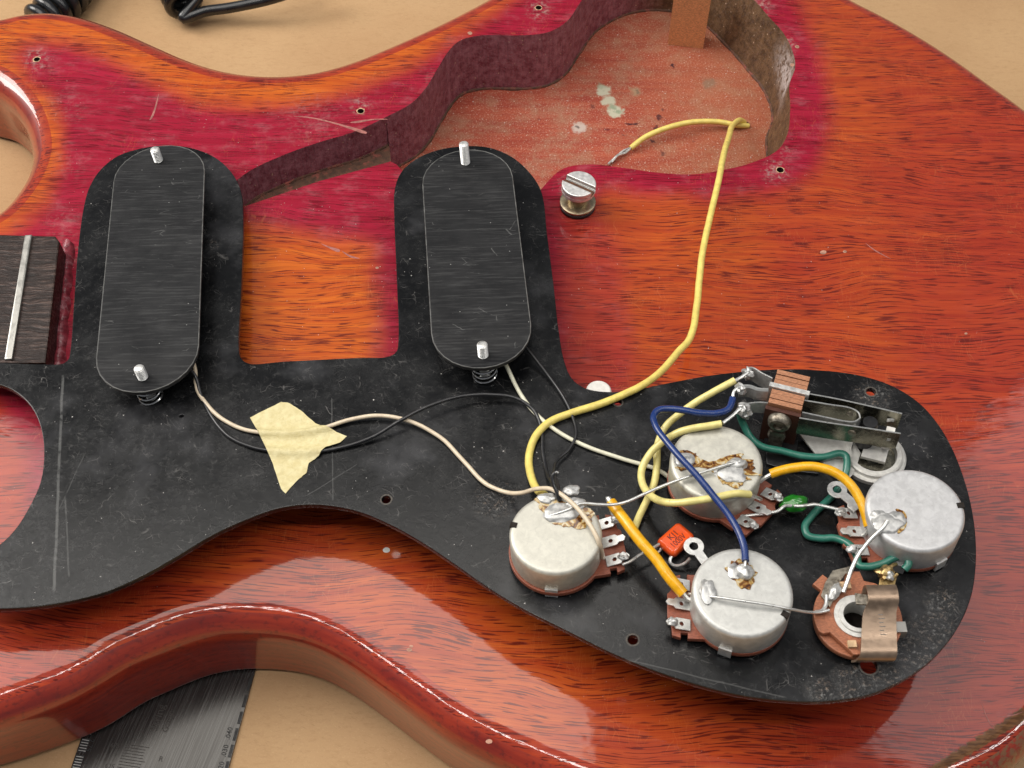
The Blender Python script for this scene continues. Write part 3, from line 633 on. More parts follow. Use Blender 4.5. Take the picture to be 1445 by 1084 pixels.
for h in gh[:5]:
    m = M(); c = np.array(h); cc = c.mean(0); m.lathe(Frame(GF(cc[0], cc[1], 0)), [((c[0, 0]-cc[0]) + .02, .010), ((c[0, 0]-cc[0]) + .2, .05), ((c[0, 0]-cc[0]) + .45, .012)], 20); m.F = m.F[:-2]; m.MI = m.MI[:-2]
    m.build('hole_rim', WR, PG)
# ---------------------------------------------------------------- pickups
def stadium(c, w_, l, ang, n=14, taper=0.0):
    r = w_ / 2; s_ = l / 2 - r; pts = []
    for i in range(n + 1): a = math.pi * i / n; pts.append(((r - taper) * math.cos(a), s_ + (r - taper*.3) * math.sin(a)))
    for i in range(n + 1): a = math.pi + math.pi * i / n; pts.append((r * math.cos(a), -s_ + r * math.sin(a)))
    ca, sa = math.cos(ang), math.sin(ang)
    return [(c[0] + x*ca - y*sa, c[1] + x*sa + y*ca) for x, y in pts]
def screw_mesh(fr, z0, z1, r=1.5):
    prof = [(r*.8, z0)]; z = z0
    while z < z1 - .6: prof += [(r, z + .26), (r, z + .36), (r*.74, z + .62)]; z += .62
    prof += [(r*.86, z1 - .45), (r*.80, z1 - .15), (r*.45, z1)]
    return M().lathe(fr, prof, 16)
EH = plain('painted_edge_highlight', (.11, .11, .105), .55, 0, .4, .4)
def pickup(top, bot, left, right, hp, label, mat, s1, s2, hs1, hs2, turn=0.0):
    """stadium back plate measured from the photo at its four extremes, height hp above the guard"""
    T, Bt = Vector(GF.inv(G(*top, hp))), Vector(GF.inv(G(*bot, hp))); Lf, Rt = Vector(GF.inv(G(*left, hp))), Vector(GF.inv(G(*right, hp)))
    c = (T + Bt) / 2; ax = (T - Bt); ang = math.atan2(ax.y, ax.x) - math.pi / 2 - R(turn); l = (ax.xy).length; w_ = (Rt - Lf).xy.length
    pk = thing('pickup', label, 'pickup', GF(c.x, c.y, 0), 'pickups mounted on the black pickguard')
    so = stadium(c, w_, l, ang)
    M().plate(GF, [so], hp - 1.6, hp, .25).build('back_plate', mat, pk, smooth=35)
    M().tube([GF(a, b, hp - .10) for a, b in so] + [GF(*so[0], hp - .10)], .17, 6, caps=False).build('edge_highlight', EH, pk)  # thin grey tube painting a light-catching highlight along the plate's edge
    M().plate(GF, [stadium(c, w_ - 6, l - 15, ang)], .0, hp - 1.6, .2).build('bobbin', MT['black'], pk, smooth=35)
    wv = M().plate(GF, [stadium(c, w_ - 2.5, l - 11, ang)], 2.2, hp - 3.0, 1.0); wv.build('coil', MT['black'], pk, smooth=35)
    M().plate(GF, [stadium(c, w_ - 5, l - 6, ang)], -GF(c.x, c.y, 0).z + 1.2, -2.0, .8).build('cover', MT['black'], pk, smooth=35)
    for (sx, sy, hs) in ((*s1, hs1), (*s2, hs2)):
        q = GF.inv(G(sx, sy, hp)); f = Frame(GF(q[0], q[1], 0))
        screw_mesh(f, -4, hp + hs).build('height_screw', MT['lug'], pk)
        hel = [f(3.3*math.cos(t*2*math.pi), 3.3*math.sin(t*2*math.pi), .45 + (hp - 2.5) * min(1, max(0, (t-.6)/3.2))) for t in [i/20 for i in range(0, 85)]]
        M().tube(hel, .36, 8).build('spring', MT['spring'], pk)
    return pk, so
HP = 9.0
pickup((222, 207), (211, 552), (148, 380), (281, 380), HP, 'scuffed black pickup left of the orange wood window, scraped back plate', MT['plate1'], (224, 227), (202, 533), 5.2, 4.6, 1.4)
pickup((656, 212), (684, 519), (605, 360), (738, 360), HP, 'clean black pickup right of the orange wood window, long bright screw at its top', MT['plate2'], (657, 230), (682, 502), 8.2, 5.0)
# ---------------------------------------------------------------- masking tape over the pickup leads, and the wires
def gpts(s): 
    o = []
    for q in s.split():
        a, b, h = q.split(','); o.append(G(float(a), float(b), float(h)))
    return o
cream_pts = gpts('268,500,5 275,520,4 279,550,1.5 300,580,.7 340,605,.7 400,612,.75 450,606,.8 500,591,1.2 540,587,1.8 580,595,1.8 622,618,1.0 655,652,.7 685,682,1.2 715,695,3 735,696,6 757,690,10 780,691,13 803,706,14 828,734,14 845,765,12.5 851,787,5')
black_pts = gpts('266,520,5 275,530,4 284,558,1.2 300,590,.65 325,617,.65 365,633,.65 420,638,.7 475,633,.7 525,617,1.4 565,594,3 605,573,3.5 650,560,3 690,557,2.5 728,562,1.8 752,578,1.2 763,602,.8 766,640,.7 772,668,2 783,690,8 790,706,12.5')
tp = pxl('353,590 366,583 387,573 397,568 407,569 425,580 445,598 465,607 490,616 480,626 462,633 450,645 436,654 433,668 420,678 403,697 397,691 385,655 372,625')
t2 = [GF.inv(G(a, b))[:2] for a, b in tp]
# torn edge: jitter between the corner points
tj = []
for i, p in enumerate(t2):
    q = t2[(i + 1) % len(t2)]; n_ = 5
    for k in range(n_):
        t = k / n_; j = 0.09 if 3 < i < 15 else .04
        tj.append((p[0] + (q[0]-p[0])*t + random.uniform(-j, j), p[1] + (q[1]-p[1])*t + random.uniform(-j, j)))
cw = np.array([GF.inv(p)[:2] for p in catmull(cream_pts, 6)]); bw = np.array([GF.inv(p)[:2] for p in catmull(black_pts, 6)])
def tape_h(v):
    d1, d2 = dist_poly(cw, v, False), dist_poly(bw, v, False)
    h = .18 + np.maximum(1.45 * np.exp(-(d1 / 1.25) ** 2), 1.3 * np.exp(-(d2 / 1.5) ** 2))
    return h + .10 * np.array([mnoise.noise(Vector((p[0]*.35, p[1]*.35, 0))) for p in v]) + .06
m = M(); m.sheet(GF, np.array(tj), [], .55, tape_h, .12)
m.build('masking_tape', MT['tape'], None, G(420, 625), 60, label='torn cream masking tape scrap holding thin wires to the black pickguard', category='tape')
WIRES = {}
def wire(name, label, pts, r, mat, n=8, cat='wire', ends=(), seg=10, grp=None):
    t = thing(name, label, cat, pts[len(pts)//2], grp)
    if r > .5:
        q = catmull(pts, n); k = len(q) - 1; pts = []
        for i, p in enumerate(q):
            e = min(1, i / 6, (k - i) / 6); v = mnoise.noise_vector(p * .13 + Vector((r * 9, 0, 0))) * .16 + mnoise.noise_vector(p * .4) * .04
            pts.append(p + Vector((v.x, v.y, v.z * .3)) * e)
        sd = r * 40; M().tube(pts, r, seg, rfun=lambda u: 1 + .035 * mnoise.noise(Vector((u * 26, sd, 0)))).build('insulation' if mat is not MT['bare'] else 'conductor', mat, t)
        for e in ends: M().tube(e, r*.45, 7, n=5).build('bare_end', MT['bare'], t)
        return t
    M().tube(pts, r, seg, n=n).build('insulation' if ends or mat not in (MT['bare'],) else 'conductor', mat, t)
    for e in ends: M().tube(e, r*.45, 7, n=5).build('bare_end', MT['bare'], t)
    return t
wire('pickup_wire', 'thin cream wire from the left pickup under the tape to the leftmost pot', cream_pts, .60, MT['cream'])
wire('pickup_wire', 'thin black wire running under the tape and over the black guard in an arch', black_pts, .52, MT['blk'])
wire('pickup_wire', 'hair thin black wire curling down from right side of the right pickup', gpts('738,486,4 745,494,3.5 770,525,1.8 795,560,1.4 808,588,1.4 813,612,1.6 804,633,1.4 786,650,2 782,668,6 788,688,10 791,702,12.4'), .42, MT['blk'])
wire('pickup_wire', 'thin pale wire from bottom of the right pickup passing behind a pot', gpts('708,505,5 714,516,3.5 735,557,.8 760,588,.7 790,611,.7 830,631,.8 880,648,1.0 930,664,1.0 955,684,1.0 975,700,1.2 1005,712,2.5 1028,716,4.5'), .60, MT['white'])
ys = [P(1050, 173, ZM + .5), P(1044, 170, ZM + 3), P(1035, 176, ZM + 7), P(1028, 195, -8), P(1020, 225, 3), P(1012, 265, 7), P(1000, 315, 9), P(992, 355, 10), P(987, 395, 10), P(983, 432, 10), P(979, 460, 10.5), P(972, 480, 11.5), P(958, 496, 13), P(935, 522, 16), P(905, 545, 19)] + gpts('880,557,1.4 845,571,1.3 805,583,1.3 775,596,1.3 757,614,1.3 747,640,1.3 748,668,2 757,690,5 770,700,9')
wire('ground_wire', 'long soft yellow wire rising out of cavity and looping over to the pots', ys, 1.08, MT['yel'], seg=12)
cy = [P(1056, 178, ZM + .3), P(1040, 177, ZM + 1.6), P(1010, 172, ZM + 3), P(975, 173, ZM + 4), P(940, 181, ZM + 4), P(912, 193, ZM + 3), P(890, 209, ZM + 1.6)]
wire('ground_wire', 'short bright yellow wire lying in red cavity with frayed bare tip', cy, 1.05, MT['yel'], ends=[[cy[-1], P(880, 213, ZM + 1.5), P(870, 221, ZM + 1), P(858, 232, ZM + .7)], [cy[-1], P(882, 216, ZM + 1.1), P(872, 219, ZM + 1.6), P(863, 229, ZM + .7)]])
# ---------------------------------------------------------------- potentiometers
def irregular(c, r, seed, n=22, amp=.35, ry=None):
    return [(c[0] + math.cos(2*math.pi*i/n) * r * (1 + amp * mnoise.noise(Vector((math.cos(2*math.pi*i/n)*1.5, math.sin(2*math.pi*i/n)*1.5, seed)))),
             c[1] + math.sin(2*math.pi*i/n) * (ry or r) * (1 + amp * mnoise.noise(Vector((math.cos(2*math.pi*i/n)*1.5, math.sin(2*math.pi*i/n)*1.5, seed + 7))))) for i in range(n)]
PT = 12.0                       # height of the can's flat back above the guard
def pot(px, py, lug, label, rad=11.9, mat=MT['can'], painted_slot=None, tilt=(0, 0), tabs=(-100, -60), ring=False):
    q = GF.inv(G(px, py, PT)); f = Frame(GF(q[0], q[1], 0), R(lug)); 
    t = thing('potentiometer', label, 'potentiometer', f.o, 'pots wired on the black pickguard')
    prof = [(rad*.99, 3.1), (rad, 3.4), (rad, PT - 1.3)] + [(rad - 1.2 + 1.2*math.cos(a), PT - 1.3 + 1.15*math.sin(a)) for a in (R(22), R(45), R(68), R(90))] + [(rad - 2.6, PT - .22), (rad*.5, PT - .12), (.5, PT - .1)]
    can = M().lathe(f, prof, 56).build('can', mat, t, smooth=38)
    if painted_slot is not None:
        g = Frame(f(0, 0, 0), 0); g.x = f.x*math.cos(R(painted_slot)) + f.y*math.sin(R(painted_slot)); g.y = g.z.cross(g.x)
        M().box(g, rad - 1.7, rad + .05, -.75, .75, PT - 1.45, PT - .02).build('painted_slot', MT['dark'], can, smooth=0)  # near-black raised box: the notch's shade put into colour, can left uncut
    # phenolic wafer with its terminal tongue
    W = []
    for i in range(41): a = R(46) + (2*math.pi - R(92)) * i / 40; W.append((12.1*math.cos(a), 12.1*math.sin(a)))
    W += [(9.5, -8.7), (12.5, -8.7), (12.5, -7.2), (14.2, -7.2), (14.2, -8.6), (16.2, -8.0), (16.6, -4), (17.4, -3.2), (17.4, 3.2), (16.6, 4), (16.2, 8.0), (14.2, 8.6), (14.2, 7.2), (12.5, 7.2), (12.5, 8.7), (9.5, 8.7)]
    M().plate(f, [W], 1.5, 3.05, .15).build('wafer', MT['phen'], t, smooth=35)
    for k, y in enumerate((-5.4, 0, 5.4)):
        L_ = [(12.0, y - 1.5), (15.6, y - 1.5), (16.2, y - .9), (17.6, y - .9), (18.2, y), (17.6, y + .9), (16.2, y + .9), (15.6, y + 1.5), (12.0, y + 1.5)]
        g = Frame(f(12, 0, 3.15)); g.x = (f.x * math.cos(R(16)) + f.z * math.sin(R(16))); g.y = f.y; g.z = g.x.cross(g.y)
        M().plate(g, [[(a - 12, b) for a, b in L_], circle((2.2, y), .55, 12)], 0, .45, .08).build('lug', MT['lug'], t, smooth=35)
        if k != 1: M().blob(g(4.6, y, .7), 1.2, 1.0, .8, f, k + px, .35).build('solder_joint', MT['solder'], t)
    for a in tabs:
        g = Frame(f.o); c_, s_ = math.cos(R(a)), math.sin(R(a)); g.x = XG*c_ + YG*s_; g.y = g.z.cross(g.x)
        M().box(g, rad - .2, rad + .35, -1.6, 1.6, .8, 4.2).build('tab', MT['steel'], t, smooth=0)
    M().lathe(f, [(9.5, .02), (9.5, 1.48)], 32).build('base_plate', MT['brass'], t, smooth=35)
    M().lathe(f, [(3.1, -f.o.z + 12), (3.1, -1.95)], 18).build('shaft', MT['brass'], t)
    M().lathe(f, [(7.5, -f.o.z + .5), (7.0, -f.o.z + 7), (6.2, -f.o.z + 12)], 24).build('knob', MT['black'], t)
    def on_top(x, y, dz=0.0): return G(x, y, PT + dz)
    def flat_spot(name, pts, mat_, th, seed=1, jag=.25):
        q_ = catmull([Vector((*f.inv(on_top(a, b))[:2], 0)) for a, b in pts], 5, True); c_ = sum(q_, Vector()) / len(q_)
        q_ = [c_ + (p - c_) * (1 + jag * mnoise.noise(p * .8 + Vector((seed, 0, 0)))) for p in q_]
        return M().plate(f, [[(p.x, p.y) for p in q_]], PT - .12, PT + th, min(.12, th*.5)).build(name, mat_, t, smooth=60)
    def sblob(x, y, rx, ry, rz, seed): return M().blob(on_top(x, y, .05), rx, ry, rz, GF, seed, .2, 14).build('solder_blob', MT['solder'], t)
    return t, f, flat_spot, sblob
p1, f1, fs1, sb1 = pot(784, 752, 8, 'leftmost round silver pot with large shiny solder puddle on its back', rad=11.6, painted_slot=158, tabs=(-97,), mat=MT['can3'])
fs1('flux_stain', pxl('755,703 765,697 790,706 815,714 838,722 832,738 815,744 795,743 778,736 765,722'), MT['flux'], .08, 1)
sb1(772, 703, 2.3, 1.6, .8, 2); sb1(792, 724, 4.6, 2.8, .9, 3); sb1(812, 712, 2.6, 1.8, 1.2, 4); sb1(806, 692, 2.2, 1.5, .8, 5)
p2, f2, fs2, sb2 = pot(1011, 651, -42, 'yellow stained silver pot beneath the toggle switch, burnt flux across its back', rad=11.9, mat=MT['can3'], tabs=())
fs2('flux_stain', pxl('955,650 965,636 978,638 990,648 1005,652 1020,645 1045,643 1062,652 1068,664 1058,676 1040,688 1020,684 1010,670 990,660 975,660 962,664'), MT['flux'], .10, 3, .35)
sb2(966, 650, 2.6, 2.2, .8, 3); sb2(1030, 668, 4.0, 3.0, .9, 6); sb2(1040, 656, 2.8, 2.0, 1.4, 7)
p3, f3, fs3, sb3 = pot(1048, 834, 176, 'lower silver pot with the dark blue wire soldered to its back', rad=12.05, painted_slot=150, tabs=(-112,))
fs3('flux_stain', pxl('1025,800 1040,790 1058,796 1066,812 1062,826 1048,832 1038,822 1030,812'), MT['flux'], .08, 5, .3); sb3(1050, 808, 2.1, 2.2, 1.9, 8); sb3(1036, 806, 1.6, 2.2, .6, 9); sb3(999, 834, 2.0, 3.0, 1.0, 10)
p4, f4, fs4, sb4 = pot(1292, 718, 186, 'rightmost clean silver pot near the rounded end of the pickguard', rad=12.1, mat=MT['can2'], painted_slot=178, tabs=(-112, -60))
fs4('flux_stain', pxl('1264,720 1276,722 1280,735 1276,748 1266,753 1270,744 1272,732'), MT['flux'], .06, 6, .2); sb4(1252, 738, 3.8, 2.6, .8, 11); sb4(1266, 732, 2.2, 2.0, .7, 12); sb4(1240, 728, 2.0, 1.6, .5, 13)
def ring_lug(x, y, x2, y2, h, label, par):
    A = Vector(GF.inv(G(x, y, h))); B = Vector(GF.inv(G(x2, y2, h))); d = (B - A); L_ = d.xy.length; f = Frame(GF(A.x, A.y, h), math.atan2(d.y, d.x))
    o = [(2.55*math.cos(a), 2.55*math.sin(a)) for a in [R(28) + i*R(304)/24 for i in range(25)]] + [(L_, -1.15), (L_ + .6, -1.9), (L_ + 2.8, -1.9), (L_ + 2.8, 1.9), (L_ + .6, 1.9), (L_, 1.15)]
    M().plate(f, [o, circle((0, 0), 1.15, 18)], 0, .5, .08).build('eyelet_lug', MT['lug'], par, smooth=35)
ring_lug(979, 772, 997, 797, 4.4, '', p3); ring_lug(1181, 692, 1200, 708, 4.4, '', p4)
# ---------------------------------------------------------------- capacitors
def capacitor_orange():
    c = [GF.inv(G(a, b, 3.0)) for a, b in pxl('929,764 956,740 978,755 952,781')]
    A, B, C, D = [Vector(q) for q in c]; ctr = (A + B + C + D) / 4; ux = (B - A); uy = (A - D)
    f = Frame(GF(ctr.x, ctr.y, 0), math.atan2(ux.y, ux.x)); L_, W_ = ux.xy.length, uy.xy.length
    t = thing('capacitor', 'glossy orange block capacitor with red lettering beside the white eyelet lug', 'capacitor', f.o)
    def rr(hx, hy, r): return [(sx*(hx - r) + r*math.cos(a), sy*(hy - r) + r*math.sin(a)) for (sx, sy, a0) in ((1,1,0),(-1,1,90),(-1,-1,180),(1,-1,270)) for a in [R(a0 + k*15) for k in range(7)]]
    M().plate(f, [rr(L_/2 + .65, W_/2 + .5, 1.3)], .6, 3.4, 1.0).build('case', MT['cap'], t, smooth=75)
    for i, (tx, yy) in enumerate((('KJ1', .25), ('1000V', -1.75))):
        text_mesh(tx, f, -L_/2 + 2.0 if i == 0 else -L_/2 + .9, yy, 3.42, 1.75, MT['ink'], t, w=(.95 if i == 0 else .78))
    M().tube([f(-L_/2 + .3, W_/2 - 1.2, 1.5), f(-L_/2 - 1.2, W_/2 - 1.6, 1.2), f(-L_/2 - 2.8, W_/2 - 1.4, 1.5)], .35, 8, n=5).build('lead', MT['bare'], t)
    M().tube([f(-L_/2 + .9, -W_/2 + .1, 1.5)] + gpts('946,788,1.5 946,794,1.2 951,798,1.2 960,798,1.6 968,794,2.5 974,788,3.6'), .42, 8, n=5).build('lead', MT['bare'], t)
def text_mesh(s, f, x, y, z, size, mat, par, w=1.0, name='lettering', rot=0.0):
    cu = bpy.data.curves.new('t', 'FONT'); cu.body = s; cu.size = size * 1.35; cu.extrude = .02; cu.resolution_u = 2; cu.offset = .02
    ob = bpy.data.objects.new('t', cu); COL.objects.link(ob)
    me = bpy.data.meshes.new_from_object(ob.evaluated_get(bpy.context.evaluated_depsgraph_get()))
    c, s_ = math.cos(rot), math.sin(rot); m_ = M()
    m_.add([f(x + (v.co.x*w)*c - v.co.y*s_, y + (v.co.x*w)*s_ + v.co.y*c, z + v.co.z) for v in me.vertices], [tuple(q.vertices) for q in me.polygons])
    bpy.data.objects.remove(ob); bpy.data.curves.remove(cu); bpy.data.meshes.remove(me)
    return m_.build(name, mat, par, smooth=0)
capacitor_orange()
cg = thing('capacitor', 'small glossy green drop capacitor hanging between two pots on bare leads', 'capacitor', G(1121, 711, 1))
M().blob(G(1121, 711, 4.5), 3.5, 2.3, 2.0, Frame(GF(0, 0, 0), R(3)), 4, .18, 14).build('case', MT['capg'], cg, smooth=80)
M().tube(gpts('1045,729,3.2 1062,727,3.5 1085,724,4.2 1098,721,4.6 1108,714,5.3 1118,714,5.9'), .45, 8, n=6).build('lead', MT['bare'], cg)
M().tube(gpts('1120,714,6.0 1130,714,5.7 1140,713,5.0 1150,712,4.8 1170,716,4.6 1192,721,4.4'), .45, 8, n=6).build('lead', MT['bare'], cg)
# ---------------------------------------------------------------- hook-up wires between pots, switch and jack
SH = 15.0                       # height of the switch stack above the guard
wire('hookup_wire', 'soft yellow wire from the switch top lug down behind the orange wire', gpts('1037,537,14.5 1010,551,13 980,569,10 957,586,8 938,604,6 928,628,4.5 927,655,3.8 922,685,3 910,712,2.4 900,733,2 893,752,2.2'), 1.0, MT['yel2'], ends=[gpts('1035,538,14.6 1045,533,15 1055,526,15')])
wire('hookup_wire', 'soft yellow wire looping from lower switch lug around and under the blue wire', gpts('1018,598,13.5 998,601,13.2 975,605,12.8 955,612,11 935,624,8.5 916,642,6.5 905,664,5 909,688,5.5 925,704,8 950,710,11 980,707,13 1010,702,13.4 1038,697,13 1058,698,11'), 1.0, MT['yel2'], ends=[gpts('1020,597,13.6 1032,588,13.6 1045,576,13.8'), gpts('1056,698,11.2 1066,701,9 1074,705,5.2')])
wire('hookup_wire', 'dark blue wire bending from the switch down to back of the lower pot', gpts('1034,562,14 1028,577,14 1012,583,14 990,583,14 965,579,14.2 940,577,14 927,580,14 922,589,14 926,602,14.2 940,622,14.5 962,648,15 985,673,15 1005,698,14.5 1025,722,14 1041,748,13.8 1050,772,13.6 1052,792,13.6'), 0.92, MT['blue'], ends=[gpts('1034,563,14 1036,552,14.5 1043,546,14.8'), gpts('1052,790,13.6 1051,800,13.4')])
wire('hookup_wire', 'thick orange sleeved wire slanting from leftmost pot to the lower pot', gpts('862,709,9 872,722,9.2 888,743,9.5 905,765,9.4 925,788,9 945,815,8.2 964,838,6.5'), 1.45, MT['orn'], seg=12, ends=[gpts('863,710,9 858,703,9 862,716,8 866,726,5.5'), gpts('963,836,6.6 972,846,6 981,846,6')])
wire('hookup_wire', 'thick orange wire arching from the stained pot to the rightmost pot', gpts('1087,669,8.5 1105,663,9.5 1130,659,10.5 1155,660,11 1180,668,11 1200,684,10.5 1213,704,9.8 1221,724,9 1226,743,8'), 1.25, MT['orn'], seg=12, ends=[gpts('1089,669,8.5 1080,674,8 1072,680,7'), gpts('1226,742,8 1224,750,7 1218,756,5.5')])
wire('hookup_wire', 'green wire winding from the switch past an eyelet to the jack lug', gpts('1043,582,11 1050,600,7 1060,618,5 1075,630,4 1105,637,3.6 1135,644,3.6 1162,645,3.8 1185,640,4 1194,644,4 1195,660,3.4 1190,678,2.2 1178,696,1.4 1162,712,1.3 1146,728,1.2 1136,744,1.2 1140,756,1.2 1158,760,1.4 1180,760,2 1198,768,3 1209,784,3.4 1213,798,3.4 1224,800,4 1245,795,5 1266,786,6 1280,787,6.4 1282,797,6 1276,804,5.4'), 0.98, MT['green'], seg=12)
wire('bare_wire', 'bare silver wire crossing lower pot to the jack', gpts('972,838,7 985,840,9 1004,842,12.8 1040,847,13.6 1080,853,13.4 1112,859,12.4 1140,864,8 1158,864,6.4 1170,861,6.2'), .38, MT['bare'])
wire('bare_wire', 'bare pale wire curving from rightmost pot down to the jack', gpts('1252,735,13 1244,746,12.5 1228,762,11 1212,783,9.5 1202,803,8.5 1196,820,7.5 1190,836,6.6'), .55, MT['bare'])
wire('bare_wire', 'bare straight silver wire from stained pot across to the leftmost pot', gpts('1044,651,13.2 1025,656,13.4 1000,664,13.4 965,675,13.2 930,688,12.8 905,699,12.6 885,708,12.4 868,712,12.2 845,712,12.6 820,711,13 800,720,13 776,728,12.6'), .42, MT['bare'])
wire('bare_wire', 'short bare wire stub leaving leftmost pot below the orange wire', gpts('878,797,4.4 890,792,4.2 903,783,4 915,777,4 930,768,3'), .4, MT['bare'])
wire('bare_wire', 'stiff black lead with a silver tip standing up behind the leftmost pot', gpts('789,706,12.5 786,694,14 781,682,15 780,672,16 784,667,16.6'), .55, MT['blk'], ends=[gpts('783,668,16.5 785,666,16.7 788,667,16.5')])
# ---------------------------------------------------------------- toggle switch lying on its side leaves
def switch():
    A, B, C = [Vector(GF.inv(G(a, b, SH))) for a, b in ((1093, 520), (1139, 531), (1084, 568))]
    ux = (B - A).xy; ang = math.atan2(ux.y, ux.x); f = Frame(GF(C.x, C.y, 0), ang); W_ = ux.length; L_ = f.inv(GF(A.x, A.y, 0))[1]
    t = thing('toggle_switch', 'leaf type toggle switch with brown laminated stack and long metal springs', 'switch', GF(C.x, C.y, 0))
    # stack of phenolic leaves, the steel one in the middle standing proud
    n = 7; th = L_ / n
    for i in range(n):
        y0 = i * th
        if i == 3: M().box(f, -1.0, W_ + .9, y0 + .12, y0 + th - .12, 3, SH + .45).build('steel_leaf', MT['lug'], t, smooth=0)
        else: M().plate(f, [[(0, y0 + .10), (W_, y0 + .10), (W_, y0 + th - .10), (0, y0 + th - .10)]], 2.5, SH + .12 * math.sin(i * 2.3), .08).build('insulator_leaf', MT['phenl'], t, smooth=0)
    M().box(f, .3, W_ - .3, .3, L_ - .3, 2.6, SH - .5).build('stack_core', MT['dark'], t, smooth=0)
    M().box(f, -.4, W_ + .2, -1.3, -.05, 0.05, SH - 1.2).build('clamp_bar', phen_mat('phenolic_dark', (.07, .022, .012)), t, smooth=0)
    # clamp screw facing the viewer
    g = Frame(f(W_*.45, -1.3, SH - 4.6)); g.x, g.y, g.z = f.x, f.z, -f.y
    M().lathe(g, [(3.1, .0), (3.1, .7), (2.9, 1.6), (2.3, 2.2), (1.3, 2.3), (1.2, 1.6), (.05, 1.6)], 24).build('screw', MT['screwd'], t, smooth=35)
    g2 = Frame(f(W_*.45, -1.3, SH - 10.5)); g2.x, g2.y, g2.z = f.x, f.z, -f.y
    M().lathe(g2, [(2.4, 0), (2.4, 1.0), (1.8, 1.7), (.05, 1.8)], 20).build('screw', MT['screwd'], t, smooth=35)
    M().box(f, 2.2, W_ - 2.8, -3.2, -1.2, .05, SH - 8).build('bracket', MT['screwd'], t, smooth=0)
    # long spring leaves: thin blades standing on edge
    def blade(pts, ztop, hgt, name='contact_spring', mat=MT['leaf'], th_=.32):
        q = catmull([f.o + f.x*0] + [], 1) if False else None
        P2 = [Vector((*f.inv(G(a, b, ztop))[:2], 0)) for a, b in pts]; P2 = catmull(P2, 5); vs, fs = [], []
        for i, p in enumerate(P2):
            d = (P2[min(i+1, len(P2)-1)] - P2[max(i-1, 0)]).normalized(); nn = Vector((-d.y, d.x, 0)) * th_ / 2
            for s_ in (1, -1):
                for z in (ztop - hgt, ztop): e = p + nn*s_; vs.append(f(e.x, e.y, z))
        for i in range(len(P2) - 1):
            a, b = 4*i, 4*i + 4; fs += [(a, b, b+1, a+1), (a+2, a+3, b+3, b+2), (a+1, b+1, b+3, a+3), (a, a+2, b+2, b)]
        k = 4*(len(P2)-1); fs += [(0, 1, 3, 2), (k, k+2, k+3, k+1)]
        ob = M().add(vs, fs).build(name, mat, t, smooth=30)
        M().tube([f(p.x, p.y, ztop) for p in P2], th_ * .62, 6).build('edge_glint', MT['bare'], ob)  # paler metal bead stands in for the glint on the blade's top edge
        return ob
    zt = SH - .6
    b1 = blade(pxl('1136,555 1180,563 1230,574 1273,584'), zt, 6.8); b2 = blade(pxl('1134,565 1170,571 1200,576 1211,582 1214,590'), zt - .4, 6.5)
    b3 = blade(pxl('1132,582 1165,589 1195,595 1206,595 1214,590'), zt - .4, 6.5, mat=MT['steel']); b4 = blade(pxl('1128,590 1170,597 1220,604 1271,612'), zt, 6.8)
    for (x, y) in ((1201, 583), (1202, 610)):
        q = f.inv(G(x, y, zt - 2.6)); h = Frame(f(q[0], q[1] - .0, zt - 2.6)); h.x, h.y, h.z = f.x, f.z, -f.y
        M().lathe(h, [(1.1, -.1), (1.0, .45), (.5, .6), (.05, .6)], 14).build('contact', MT['screwd'], t)
    for (x, y) in ((1257, 591), (1257, 618)):
        q = f.inv(G(x, y, zt - 3)); h = Frame(f(q[0], q[1] - .35, zt - 3.2)); M().box(h, -.9, .9, -.2, .2, -.5, .5).build('rivet', MT['lug'], t, smooth=0)
    # solder tails to the left
    blade(pxl('1090,534 1076,527 1062,519 1055,519'), zt, 5.5, 'terminal', MT['lug']); blade(pxl('1084,551 1070,550 1058,546 1044,546'), SH, 4.0, 'terminal', MT['lug'], .9); blade(pxl('1086,569 1072,568 1060,569 1047,572'), zt - .6, 4.5, 'terminal', MT['lug'])
    for i, (x, y, z) in enumerate(((1056, 527, zt - 1.2), (1046, 549, zt), (1048, 577, zt - 1.4), (1052, 582, zt - 3))):
        M().blob(G(x, y, z), 1.6, 1.5, 1.4, f, i + 20, .45, 9).build('solder_joint', MT['solder'], t)
    # round cup and frame under the leaves
    q = GF.inv(G(1231, 647, 0)); c = Frame(GF(q[0], q[1], 0))
    M().lathe(c, [(8.6, .02), (8.6, 1.3), (8.2, 1.6), (7.6, 1.6), (7.5, 2.6), (7.1, 2.9), (6.0, 2.9), (5.8, 1.2), (5.7, 1.0)], 48).build('cup', MT['wmet'], t, smooth=35)
    M().lathe(c, [(5.9, .9), (5.9, 1.1), (.05, 1.1)], 36).build('cup_floor', MT['leaf'], t)
    M().lathe(c, [(2.4, 1.0), (2.4, 2.0), (.05, 2.1)], 22).build('actuator', MT['black'], t)
    q2 = f.inv(c.o); M().plate(f, [[(q2[0] - 3.2, q2[1] - 2.6), (q2[0] + 3.2, q2[1] - 2.6), (q2[0] + 3.4, q2[1] + 1.6), (q2[0] - 2.8, q2[1] + 1.8)]], 2.2, 3.4, .15).build('stop_plate', MT['wmet'], t, smooth=35)
    fr_ = [Vector(GF.inv(G(a, b, 1.8))) for a, b in pxl('1128,613 1200,614 1215,640 1205,668 1192,682 1160,652')]
    M().plate(GF, [[(p.x, p.y) for p in fr_]], 1.2, 2.0, .15).build('frame', MT['wmet'], t, smooth=35)
    fr_ = [Vector(GF.inv(G(a, b, 6.0))) for a, b in pxl('1082,600 1130,606 1128,622 1160,654 1120,650 1085,640')]
    M().plate(GF, [[(p.x, p.y) for p in fr_]], .05, 1.1, .2).build('frame', MT['black'], t, smooth=35)  # black sheet laid in place of the dark shadow triangle under the switch
